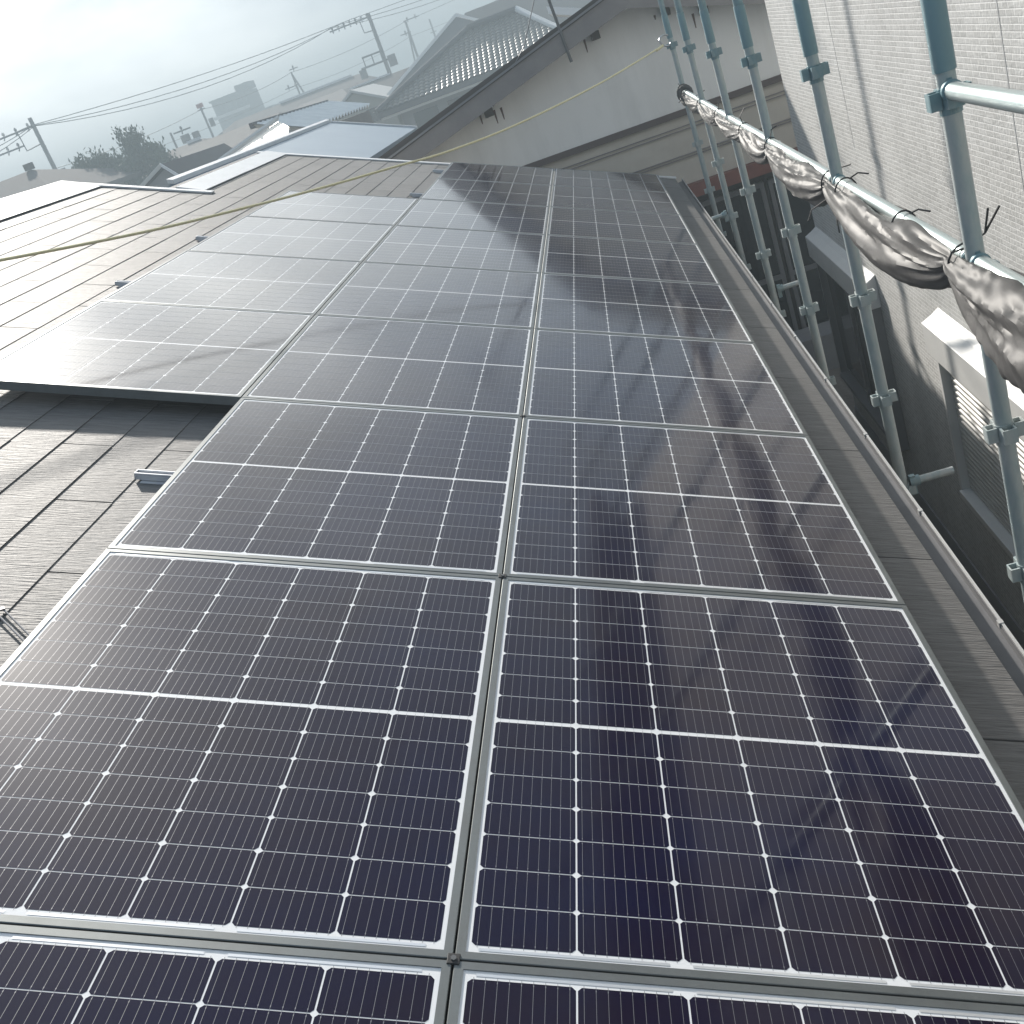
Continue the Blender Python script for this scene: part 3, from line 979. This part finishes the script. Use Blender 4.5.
# purlin ends with rusty runs below them
for x, n_ in ((-0.62, 4), (1.58, 4), (1.98, 2), (0.78, 1)):
    zt = (AZ - SLL * (AX - x)) if x < AX else (AZ - SLR * (x - AX))
    b = MB()
    b.box(x - 0.05, x + 0.05, YW - 0.10, YW - 0.002, zt - 0.10, zt - 0.01)
    po = wpart(b, 'purlin_end', M['darkwood'])
    for k in range(n_):
        xx = x - 0.14 + 0.09 * k + rs.uniform(-0.02, 0.02)
        L = rs.uniform(0.04, 0.17)
        b = MB()
        b.prism([(xx, YW - 0.0035, zt - 0.05), (xx + 0.028, YW - 0.0035, zt - 0.05), (xx + 0.017, YW - 0.0035, zt - 0.05 - L), (xx + 0.008, YW - 0.0035, zt - 0.05 - L)], (0, 0.003, 0))
        wpart(b, 'rust_stain', M['stain'])
# ground floor sliding windows
for x0 in (1.35, 2.25, 3.15):
    f = MB()
    f.box(x0, x0 + 0.05, YW + 0.17, YW + 0.245, -3.2, -1.155)
    f.box(x0 + 0.80, x0 + 0.85, YW + 0.17, YW + 0.245, -3.2, -1.155)
    f.box(x0 + 0.051, x0 + 0.799, YW + 0.17, YW + 0.245, -1.215, -1.155)
    f.box(x0 + 0.051, x0 + 0.799, YW + 0.17, YW + 0.245, -2.36, -2.30)
    f.box(x0 + 0.051, x0 + 0.799, YW + 0.17, YW + 0.245, -3.2, -3.14)
    fo = wpart(f, 'window_frame', M['greyframe'])
    p_ = MB()
    p_.box(x0 + 0.051, x0 + 0.799, YW + 0.20, YW + 0.215, -3.14, -1.215)
    p_.build('pane', M['glass'], fo)
b = MB()
b.box(1.2, 4.2, YW - 0.35, YW + 0.16, GZ, -3.05)
wpart(b, 'porch_step', M['wall_grey'])
# antenna mast on the bargeboard
an = thing('antenna_mast', 'thin dark antenna mast with guy wire on the white house roof edge', 'antenna', (0.43, 11.33, 0.87))
t = MB()
t.tube([(0.02, 0, -0.02), (-0.03, 0, 0.75), (-0.06, 0, 1.9)], 0.017, 8)
t.build('mast', M['insul'], an, smooth=True)
t = MB()
t.tube([(-0.04, 0, 0.9), (-0.42, 0.02, 0.30), (-0.95, 0.06, -0.17)], 0.006, 6)
t.build('guy_wire', M['greyframe'], an)
t = MB()
for k in range(5):
    t.tube([(-0.06 - 0.2, -0.3 + 0.15 * k, 1.85), (-0.06 + 0.2, -0.3 + 0.15 * k, 1.85)], 0.006, 6)
t.tube([(-0.06, -0.35, 1.85), (-0.06, 0.35, 1.85)], 0.01, 6)
t.build('antenna_bars', M['insul'], an)

# ------------------------------------------------------------------ town beyond
def house_block(name, label, roofs, walls, base, trims=(), cat='house', thick=0.2, windows=()):
    """roofs: [(polygon, material)], walls: [(x0,x1,y0,y1,ztop,material)]"""
    h = thing(name, label, cat, base)
    off = (-base[0], -base[1], -base[2])
    for poly, m in roofs:
        b = MB()
        b.prism(poly, (0, 0, -thick))
        o = b.build('roof', m, h)
        o.location = off
    for x0, x1, y0, y1, zt, m in walls:
        b = MB()
        b.box(x0, x1, y0, y1, GZ, zt)
        o = b.build('wall', m, h)
        o.location = off
    for poly, ex, m, nme in trims:
        b = MB()
        b.prism(poly, ex)
        o = b.build(nme, m, h)
        o.location = off
    for x0, x1, y, z0, z1 in windows:
        b = MB()
        b.box(x0, x1, y - 0.05, y - 0.004, z0, z1)
        o = b.build('window', M['glass'], h)
        o.location = off
    return h
def hip(x0, x1, y0, y1, ze, zr, rx0, rx1):
    ym = (y0 + y1) / 2
    A, B, C, D = (x0, y0, ze), (x1, y0, ze), (x1, y1, ze), (x0, y1, ze)
    P, Q = (rx0, ym, zr), (rx1, ym, zr)
    out = [[A, B, Q, P], [C, D, P, Q]]
    if rx0 > x0: out.append([D, A, P])
    if rx1 < x1: out.append([B, C, Q])
    return out
# blue grey metal roof next door
hB = -0.6
q = lambda u, v, n=hB: tuple(RP_(u, v, n))
house_block('blue_roof_house', 'low house with a smooth blue grey metal roof just beyond the slate verge',
            [([q(-4.47, 11.35), q(-2.77, 11.35), q(-2.77, 20.0), q(-4.47, 20.0)], M['roof_blue']),
             ([q(-4.474, 11.35), q(-4.474, 20.0), (q(-4.474, 20)[0] - 2.2, 20.0, q(-4.474, 20)[2] - 0.9), (q(-4.474, 20)[0] - 2.2, 11.35, q(-4.474, 20)[2] - 0.9)], M['roof_blue'])],
            [(q(-4.47, 0)[0] - 1.9, q(-2.77, 0)[0] - 0.25, 11.7, 19.7, 0.02, M['wall_grey'])], (-4.6, 15.5, GZ),
            [([q(-4.50, 11.33, hB + 0.005), q(-4.42, 11.33, hB + 0.005), q(-4.42, 20.02, hB + 0.005), q(-4.50, 20.02, hB + 0.005)], (0, 0, 0.05), M['ridge'], 'ridge_cap'),
             ([q(-4.41, 20.0, hB + 0.003), q(-2.75, 20.0, hB + 0.003), q(-2.75, 20.05, hB + 0.003), q(-4.41, 20.05, hB + 0.003)], (0, 0, 0.03), M['ridge'], 'verge_trim')], thick=0.09)

# house with barrel tiles
tb = thing('tiled_roof_house', 'house with glinting grey barrel tiled hip roof behind the white gable', 'house', (-4.2, 54.5, GZ))
def tpart(mb, name, m, **k):
    o = mb.build(name, m, tb, **k)
    o.location = (4.2, -54.5, -GZ)
    return o
ex0, ex1, ey0, ey1, ez, rz, rx0, rx1 = -9.05, 0.75, 50.0, 59.0, 0.62, 2.63, -4.25, -1.75
ncol = 37; nrow = 16; sub = 8
sl45 = (rz - ez) / (54.5 - ey0)
tv = []; tf = []
for r in range(nrow):
    for e in (0, 1):
        yy = ey0 + (54.5 - ey0) * (r + e) / nrow
        for c in range(ncol * sub + 1):
            x = ex0 + (ex1 - ex0) * c / (ncol * sub)
            fx = (c % sub) / sub
            zz = ez + sl45 * (yy - ey0) + 0.062 * abs(sin(pi * fx)) ** 0.8 + (0.05 if e == 0 else 0.008)
            tv.append((x, yy, zz))
W_ = ncol * sub + 1
def inside(x, y):
    tt = (y - ey0) / (54.5 - ey0)
    return ex0 + (rx0 - ex0) * tt - 0.05 <= x <= ex1 + (rx1 - ex1) * tt + 0.05
for k_ in range(nrow * 2 - 1):
    for c in range(ncol * sub):
        a = k_ * W_ + c
        xm = (tv[a][0] + tv[a + 1][0]) / 2
        ymid = (tv[a][1] + tv[a + W_][1]) / 2
        if inside(xm, ymid):
            tf.append((a, a + 1, a + W_ + 1, a + W_))
b = MB(); b.add(tv, tf)
to = tpart(b, 'tile_slope', M['tile'])
b = MB()
for poly in hip(ex0, ex1, ey0, ey1, ez, rz, rx0, rx1):
    b.prism(poly, (0, 0, -0.22))
tpart(b, 'roof_body', M['roof_grey'])
b = MB()
b.tube([(ex0, ey0, ez + 0.12), (rx0, 54.5, rz + 0.14)], 0.13, 8)
b.tube([(rx0, 54.5, rz + 0.16), (rx1, 54.5, rz + 0.16)], 0.18, 8)
tpart(b, 'ridge_tile', M['roof_grey'])
b = MB()
b.tube([(rx1, 54.5, rz + 0.16), (-0.35, 51.9, 1.56), (ex1, ey0, ez + 0.14)], 0.15, 8)
tpart(b, 'hip_tile', M['tile_white'])
b = MB()
b.box(ex0 + 0.9, ex1 - 0.9, ey0 + 0.9, ey1 - 0.9, GZ, ez - 0.05)
tpart(b, 'wall', M['wall_grey'])
b = MB()
b.box(ex0 + 0.1, ex1 - 0.1, ey0 + 0.06, ey0 + 0.16, ez - 0.33, ez - 0.222)
tpart(b, 'eave_board', M['trim'])
for x0 in (-7.6, -5.9, -4.0, -2.0):
    b = MB()
    b.box(x0, x0 + 1.2, ey0 + 0.84, ey0 + 0.895, -1.2, 0.1)
    tpart(b, 'window', M['glass'])

house_block('hip_roofed_house', 'large grey hip roofed house directly behind the tiled roof house',
            [([(-11.1, 60, .62), (-0.3, 60, .62), (-5.7, 66, 3.9)], M['roof_grey']),
             ([(-11.1, 60, .62), (-5.7, 66, 3.9), (-5.7, 70.2, 3.9), (-11.1, 76, .62)], M['roof_grey']),
             ([(-0.3, 60, .62), (-0.3, 76, .62), (-5.7, 70.2, 3.9), (-5.7, 66, 3.9)], M['roof_rose'])],
            [(-10.3, -1.1, 60.8, 75, 0.5, M['wall_beige'])], (-5.7, 67, GZ),
            [([(-11.1, 59.9, .66), (-5.7, 65.9, 3.94), (-5.7, 66.1, 4.06), (-11.1, 60.1, .78)], (0.16, 0, 0), M['trim'], 'hip_cap'),
             ([(-0.3, 59.9, .66), (-5.7, 65.9, 3.94), (-5.7, 66.1, 4.04), (-0.3, 60.1, .76)], (0.14, 0, 0), M['trim'], 'hip_cap')])
house_block('broad_roofed_house', 'broad rose grey roof rising highest behind the tiled and hip roofs',
            [(p, M['roof_rose']) for p in hip(-8.0, 14, 71, 83, 1.4, 4.35, -6.05, 12)],
            [(-7.2, 13.2, 71.8, 82, 1.35, M['wall_beige'])], (3, 77, GZ))
house_block('white_roofed_house', 'bright white roof corner glimpsed above the white gable roof edge',
            [([(0.05, 30, 1.88), (5.0, 30, -0.1), (5.0, 37, -0.1), (0.05, 37, 1.88)], M['roof_white']),
             ],
            [(0.3, 4.7, 30.4, 36.6, -0.12, M['wall_beige'])], (1.5, 33, GZ))
house_block('dark_roof_house', 'dark roofed house with a pale ridge line below the transformer pole',
            [(p, M['roof_dark']) for p in hip(-17.2, -8.5, 73.5, 84.5, 0.75, 2.48, -15.9, -9.6)],
            [(-16.2, -9.4, 74.4, 83.6, 0.6, M['wall_brown'])], (-13, 79, GZ),
            [([(-15.9, 78.9, 2.49), (-12.6, 78.9, 2.49), (-12.6, 79.1, 2.49), (-15.9, 79.1, 2.49)], (0, 0, 0.10), M['roof_white'], 'ridge_cap')])  # white strip paints the sun glint along part of the ridge
house_block('beige_gable_house', 'small beige gable house with pale edges left of the tiled roof',
            [([(-11.8, 59.8, 2.14), (-9.6, 59.8, 0.95), (-9.6, 67, 0.95), (-11.8, 67, 2.14)], M['trim']),
             ([(-11.804, 59.8, 2.14), (-11.804, 67, 2.14), (-13.3, 67, 1.35), (-13.3, 59.8, 1.35)], M['trim'])],
            [(-13.0, -9.9, 60, 66.8, 1.0, M['wall_beige'])], (-11.6, 63, GZ),
            [([(-13.0, 60, 1.002), (-9.9, 60, 1.002), (-11.8, 60, 1.93), (-12.9, 60, 1.36)], (0, 6.7, 0), M['wall_beige'], 'gable')], thick=0.14,
            windows=((-11.4, -10.6, 60, 0.2, 0.9),))
# corrugated shed roof
cr = thing('corrugated_roof_shed', 'shed with pale ribbed corrugated roof beside the glaring roof', 'shed', (-7.8, 33.5, GZ))
b = MB()
nrib = 20
cv = []
for i in range(nrib * 6 + 1):
    y = 28.9 + (38.6 - 28.9) * i / (nrib * 6)
    o_ = -1.6 + 0.055 * cos(2 * pi * i / 6)
    cv += [RP_(-8.45, y, o_), RP_(-6.95, y, o_), RP_(-6.95, y, o_ - 0.03), RP_(-8.45, y, o_ - 0.03)]
cf = []
for i in range(nrib * 6):
    a = i * 4
    cf += [(a, a + 1, a + 5, a + 4), (a + 2, a + 3, a + 7, a + 6), (a + 1, a + 2, a + 6, a + 5), (a + 3, a, a + 4, a + 7)]
b.add(cv, cf)
o = b.build('corrugated_roof', M['corrug'], cr); o.location = (7.8, -33.5, -GZ)
b = MB()
b.box(RP_(-8.4, 0, -1.6).x, RP_(-7.0, 0, -1.6).x, 29.2, 38.4, GZ, 0.98)
o = b.build('wall', M['wall_brown'], cr); o.location = (7.8, -33.5, -GZ)
b = MB()
b.box(RP_(-8.5, 0, -1.6).x - 0.05, RP_(-8.5, 0, -1.6).x + 0.06, 28.9, 38.7, 1.62, 1.78)
o = b.build('ridge_cap', M['roof_grey'], cr); o.location = (7.8, -33.5, -GZ)

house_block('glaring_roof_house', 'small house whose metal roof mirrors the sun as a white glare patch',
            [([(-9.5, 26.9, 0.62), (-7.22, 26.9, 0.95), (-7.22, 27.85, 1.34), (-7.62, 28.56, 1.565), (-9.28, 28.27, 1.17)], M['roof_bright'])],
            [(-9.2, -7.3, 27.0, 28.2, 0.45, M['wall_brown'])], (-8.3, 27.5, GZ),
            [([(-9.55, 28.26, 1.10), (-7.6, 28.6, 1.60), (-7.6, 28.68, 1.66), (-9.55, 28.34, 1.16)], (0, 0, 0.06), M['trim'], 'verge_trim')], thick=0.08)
house_block('long_brown_roof_house', 'long brown roof with a bright white ridge line far beyond the sheds',
            [(p, M['roof_rose']) for p in hip(-33, -15.5, 89, 101, 2.0, 3.66, -29.5, -17.8)],
            [(-32, -16.5, 90, 100, 1.9, M['wall_brown'])], (-24, 95, GZ),
            [([(-25.2, 94.85, 3.67), (-18.4, 94.85, 3.67), (-18.4, 95.15, 3.67), (-25.2, 95.15, 3.67)], (0, 0, 0.16), M['roof_white'], 'ridge_cap')])  # glint line on the ridge, put in as white colour
house_block('grey_roof_house', 'flat looking grey roof between the corrugated shed and the long brown roof',
            [(p, M['roof_grey']) for p in hip(-19.0, -13.2, 66, 77, 1.75, 2.55, -17.6, -14.6)],
            [(-18.2, -14.0, 66.8, 76.2, 1.65, M['wall_beige'])], (-16, 71, GZ))
house_block('grey_gable_house', 'pale edged grey gable poking up behind the slate ridge',
            [([(-13.72, 34.9, 1.70), (-13.72, 42, 1.70), (-16.6, 42, 0.48), (-16.6, 34.9, 0.48)], M['roof_rose']),
             ([(-13.716, 34.9, 1.70), (-13.1, 34.9, 0.95), (-13.1, 42, 0.95), (-13.716, 42, 1.70)], M['roof_rose'])],
            [(-16.2, -13.22, 35.1, 41.8, 0.5, M['wall_grey'])], (-14.6, 38, GZ),
            [([(-16.2, 35.1, 0.502), (-13.22, 35.1, 0.502), (-13.22, 35.1, 0.9), (-13.72, 35.1, 1.52), (-16.2, 35.1, 0.52)], (0, 6.7, 0), M['wall_grey'], 'gable'),
             ([(-16.6, 34.84, 0.38), (-13.72, 34.84, 1.60), (-13.72, 34.84, 1.73), (-16.6, 34.84, 0.51)], (0, 0.055, 0), M['trim'], 'bargeboard'),
             ([(-13.10, 34.84, 0.85), (-13.70, 34.84, 1.62), (-13.70, 34.84, 1.75), (-13.04, 34.84, 0.95)], (0, 0.055, 0), M['roof_white'], 'bargeboard')], thick=0.12)
house_block('brown_roof_house', 'brown roofed house below the concrete block building',
            [(p, M['roof_dark']) for p in hip(-23.5, -15.2, 56, 68, 1.45, 2.42, -21.8, -16.6)],
            [(-22.4, -16.0, 57, 67, 1.35, M['wall_beige'])], (-19.2, 62, GZ),
            [([(-22.0, 55.95, 1.50), (-18.6, 55.95, 1.50), (-18.6, 56.05, 1.50), (-22.0, 56.05, 1.50)], (0, 0, 0.06), M['trim'], 'eave_trim')])
house_block('rose_roof_house', 'low rose grey roof between the trees and the transformer pole cluster',
            [(p, M['roof_rose']) for p in hip(-27.5, -21.0, 62, 72, 1.6, 2.7, -26.3, -23.2)],
            [(-26.8, -21.8, 62.8, 71.2, 1.5, M['wall_grey'])], (-24.5, 67, GZ),
            [([(-24.2, 66.9, 2.71), (-23.3, 66.9, 2.71), (-23.3, 67.1, 2.71), (-24.2, 67.1, 2.71)], (0, 0, 0.14), M['roof_white'], 'ridge_cap')])  # short white piece: a small ridge glint painted in
house_block('left_hip_house', 'hazy hip roofed house at the far left behind the white ridge cap',
            [(p, M['roof_rose']) for p in hip(-40, -22.3, 44.5, 55.5, 2.0, 3.72, -35, -25.75)],
            [(-39, -23.2, 45.3, 54.7, 1.9, M['wall_beige'])], (-31, 50, GZ),
            [([(-26.0, 49.85, 3.73), (-25.6, 49.85, 3.73), (-25.6, 50.15, 3.73), (-26.0, 50.15, 3.73)], (0, 0, 0.30), M['roof_dark'], 'ridge_ornament')],
            windows=((-26.2, -24.6, 45.3, 0.6, 1.6),))
house_block('white_low_house', 'low white walled house at the foot of the left power pole',
            [(p, M['roof_grey']) for p in hip(-32.4, -27.2, 63, 69, 2.5, 3.1, -31.6, -28.2)],
            [(-31.9, -27.6, 63.5, 68.5, 2.45, M['plaster'])], (-29.8, 66, GZ), windows=((-31.2, -30.2, 63.5, 1.2, 2.1), (-29.4, -28.4, 63.5, 1.2, 2.1)))
# block building
bb = thing('concrete_block_building', 'hazy dark concrete block building with a stair tower on the skyline', 'building', (-49.5, 163, GZ))
def bpart(mb, name, m):
    o = mb.build(name, m, bb); o.location = (49.5, -163, -GZ); return o
b = MB(); b.box(-52.2, -46.9, 160, 167, GZ, 8.75); bpart(b, 'wall', M['concrete_block'])
b = MB(); b.box(-48.25, -46.2, 160.6, 164.5, 8.753, 9.75); bpart(b, 'stair_tower', M['concrete_block'])
b = MB(); b.box(-46.897, -44.0, 161, 167, GZ, 5.6); bpart(b, 'side_wing', M['concrete_block'])
b = MB(); b.box(-52.5, -46.9, 159.3, 159.997, 6.35, 6.75); bpart(b, 'balcony', M['trim'])
b = MB(); b.box(-52.5, -46.9, 159.3, 159.997, 3.6, 4.0); bpart(b, 'balcony', M['trim'])
for i in range(3):
    for z in (7.0, 4.4):
        b = MB(); b.box(-51.7 + i * 1.6, -50.7 + i * 1.6, 159.93, 159.996, z, z + 1.1); bpart(b, 'window', M['glass'])
b = MB(); b.box(-52.4, -46.7, 159.8, 160.0, 8.70, 8.98); bpart(b, 'parapet', M['concrete_block'])

# ------------------------------------------------------------------ trees
def tree(name, label, x, y, top, r, seed, lean=0.0):
    rn = random.Random(seed)
    t = thing(name, label, 'tree', (x, y, GZ), group='trees beyond the slate ridge')
    h = top - GZ
    b = MB()
    b.tube([(0, 0, 0), (0.05, 0, h * 0.4), (lean * 0.5, 0, h * 0.7), (lean, 0, h * 0.97)], [0.16, 0.13, 0.08, 0.02], 8)
    limbs = []
    for k in range(22):
        z = h * rn.uniform(0.35, 0.92)
        a = rn.uniform(0, 2 * pi)
        L = r * rn.uniform(0.5, 1.0) * (1.15 - 0.6 * (z / h))
        e = Vector((cos(a) * L, sin(a) * L, z + L * rn.uniform(0.5, 1.1)))
        s0 = Vector((lean * z / h, 0, z))
        limbs.append((s0, e))
        b.tube([s0, (s0 + e) / 2 + Vector((0, 0, -0.05)), e], [0.045, 0.03, 0.01], 6)
    b.build('trunk', M['bark'], t, smooth=True)
    c = MB()
    def leafclump(p, n_, sp):
        for _ in range(n_):
            q = p + Vector((rn.gauss(0, sp), rn.gauss(0, sp), rn.gauss(0, sp * 1.3)))
            d = Vector((rn.gauss(0, 0.5), rn.gauss(0, 0.5), rn.uniform(0.2, 1.2))).normalized()
            s = d.cross(Vector((rn.gauss(0, 1), rn.gauss(0, 1), rn.gauss(0, 1)))).normalized()
            L = rn.uniform(0.14, 0.30); wv = rn.uniform(0.03, 0.06)
            c.add([q, q + d * L * 0.5 + s * wv, q + d * L, q + d * L * 0.5 - s * wv], [(0, 1, 2, 3)])
    for s0, e in limbs:
        for k in range(8):
            f = rn.uniform(0.3, 1.05)
            leafclump(s0.lerp(e, f), 60, 0.20)
    for k in range(10):
        z = h * rn.uniform(0.8, 1.0)
        leafclump(Vector((lean * z / h + rn.gauss(0, 0.1), rn.gauss(0, 0.1), z)), 26, 0.12)
    c.build('crown', M['leaf'], t)
tree('broadleaf_tree', 'shorter hazy tree left of the pair behind the slate ridge', -24.45, 54, 3.45, 1.5, 5)
tree('broadleaf_tree', 'taller hazy tree with upright plumes right of the pair behind the slate ridge', -22.75, 54, 4.0, 1.9, 9, 0.1)
tree('broadleaf_tree', 'low hazy bush topped tree right of the taller tree, by the grey gable', -21.4, 54.5, 2.75, 1.2, 13)

# ------------------------------------------------------------------ power poles and wires
def pole(label, x, y, top, r=0.14, arms=(), bracket=None, platform=None, brace=None, red=False, cyl=()):
    p = thing('power_pole', label, 'power pole', (x, y, GZ), group='power poles on the skyline')
    b = MB()
    b.tube([(0, 0, 0), (0, 0, top - GZ)], [r * 1.25, r * 0.9], 10)
    b.build('post', M['conc_pole'], p, smooth=True)
    for z, xa, xb, ni in arms:
        b = MB()
        b.box(xa, xb, -0.06, 0.06, z - GZ - 0.05, z - GZ + 0.05)
        ao = b.build('crossarm', M['insul'], p)
        for k in range(ni):
            xx = xa + (xb - xa) * (k + 0.5) / ni
            i_ = MB()
            i_.tube([(xx, 0, z - GZ + 0.05), (xx, 0, z - GZ + 0.16), (xx, 0, z - GZ + 0.30)], [0.04, 0.10, 0.06], 8)
            i_.tube([(xx, -0.05, z - GZ - 0.05), (xx + 0.05, -0.3, z - GZ - 0.2)], 0.05, 6)
            i_.build('insulator', M['trim'] if k % 2 else M['insul'], ao)
    if bracket:
        b = MB()
        b.tube([(v_[0], 0, v_[1] - GZ) for v_ in bracket], 0.045, 6)
        b.build('bracket', M['insul'], p)
    if platform:
        xa, xb, za, zb = platform
        b = MB()
        for xx in (xa, (xa + xb) / 2, xb):
            b.tube([(xx, -0.3, za - GZ), (xx, -0.3, zb - GZ)], 0.05, 6)
        b.tube([(xa - .05, -0.3, zb - GZ), (xb + .05, -0.3, zb - GZ)], 0.07, 6)
        b.tube([(xa - .4, -0.3, za - GZ), (xb + .4, -0.3, za - GZ)], 0.08, 6)
        b.build('platform', M['insul'], p)
        b = MB()
        b.tube([(xb - 1.9, -0.1, za - GZ - 0.75), (xb - 1.9, -0.1, za - GZ - 0.05)], 0.30, 12)
        b.tube([(0.6, -0.1, za - GZ - 0.6), (0.6, -0.1, za - GZ + 0.25)], 0.34, 12)
        b.build('transformer', M['conc_pole'], p, smooth=True)
    for cx_, cz_, cr_, chh_ in cyl:
        b = MB()
        b.tube([(cx_, -0.2, cz_ - GZ), (cx_, -0.2, cz_ - GZ + chh_)], cr_, 12)
        b.build('transformer', M['conc_pole'], p, smooth=True)
    if brace:
        b = MB()
        b.tube([(0, 0, brace[0] - GZ), (brace[1], 0, brace[2] - GZ)], 0.09, 8)
        b.build('brace', M['conc_pole'], p)
    if red:
        b = MB()
        b.box(-0.28, 0.28, -0.12, 0.12, top - GZ - 0.1, top - GZ + 0.25)
        b.build('marker_lamp', M['redpaint'], p)
pole('thick left power pole leaning over the white ridge cap, long crossarm to its left', -34.5, 70, 7.6, 0.15, arms=((7.08, -3.6, 0.1, 4), (6.2, -3.6, -1.2, 3)), bracket=[(-1.25, 7.06), (-1.2, 5.85), (0, 5.95)], cyl=((0.55, 3.6, 0.22, 0.5), (1.4, 3.4, 0.2, 0.6)))
pole('red topped power pole beside the concrete block building', -31.95, 95, 5.75, 0.10, arms=((5.5, -0.35, 0.35, 1),), red=True, cyl=((0.5, 3.9, 0.22, 0.7),))
pole('thin pole with double post rising by the long brown roof', -26.95, 110, 6.4, 0.09, arms=((5.1, -1.2, 0.3, 2), (6.6, -0.1, 0.8, 1)), brace=(6.2, 0.6, 3.6))
pole('tall power pole with transformer platform above the dark roof house', -14.42, 90, 7.4, 0.16, arms=((7.12, -3.4, 0.1, 7),), bracket=[(-0.85, 7.05), (-0.8, 6.15), (0, 6.1)], platform=(-1.6, -0.1, 3.75, 4.5))
pole('braced power pole right of the transformer pole', -15.9, 120, 7.4, 0.13, arms=((7.45, -0.2, 1.6, 2), (6.3, -1.0, 0.2, 1)), brace=(6.9, -0.7, 1.5))
pole('short thin pole tip left of the hip roof peak', -15.75, 140, 7.7, 0.11, arms=((6.2, -0.4, 0.4, 1),))
pole('small pole with two round transformers behind the grey gable', -27.95, 75, 3.95, 0.08, arms=((3.8, 0.2, 1.5, 1),), cyl=((0.95, 2.95, 0.32, 0.55), (1.75, 2.95, 0.26, 0.5)))
def wire(label, pts, r=0.022, sag=0.4):
    out = []
    for i in range(len(pts) - 1):
        a, b_ = Vector(pts[i]), Vector(pts[i + 1])
        for k in range(12):
            t_ = k / 12
            out.append(a.lerp(b_, t_) + Vector((0, 0, -4 * sag * t_ * (1 - t_))))
    out.append(Vector(pts[-1]))
    b = MB()
    b.tube(out, r, 5)
    tag(b.build('power_line', M['wire']), label, 'wire', 'overhead power lines')
wire('top power line from the left pole to the transformer pole arm', [(-45, 62, 7.2), (-34.6, 69.9, 7.15), (-15.9, 89.9, 7.42), (5, 112, 9.4)], 0.024, 0.35)
wire('middle power line from the left pole to the transformer pole arm', [(-45, 62, 7.05), (-34.5, 69.9, 7.10), (-16.9, 89.9, 7.38), (4, 112, 9.2)], 0.024, 0.8)
wire('lower power line from the left pole to the transformer pole arm', [(-46, 62, 6.7), (-34.4, 69.9, 7.05), (-17.6, 89.9, 7.36), (2, 112, 8.9)], 0.024, 1.1)
wire('low power line linking the red topped pole and the braced pole', [(-38.5, 76, 4.6), (-32, 95, 5.5), (-27, 110, 6.35), (-15.6, 120, 7.45), (2, 128, 9.5)], 0.024, 0.35)
wire('lowest faint power line above the grey roofs to the braced pole', [(-40, 84, 3.9), (-27, 110, 4.9), (-15.8, 120, 5.9), (2, 128, 7.4)], 0.02, 0.4)
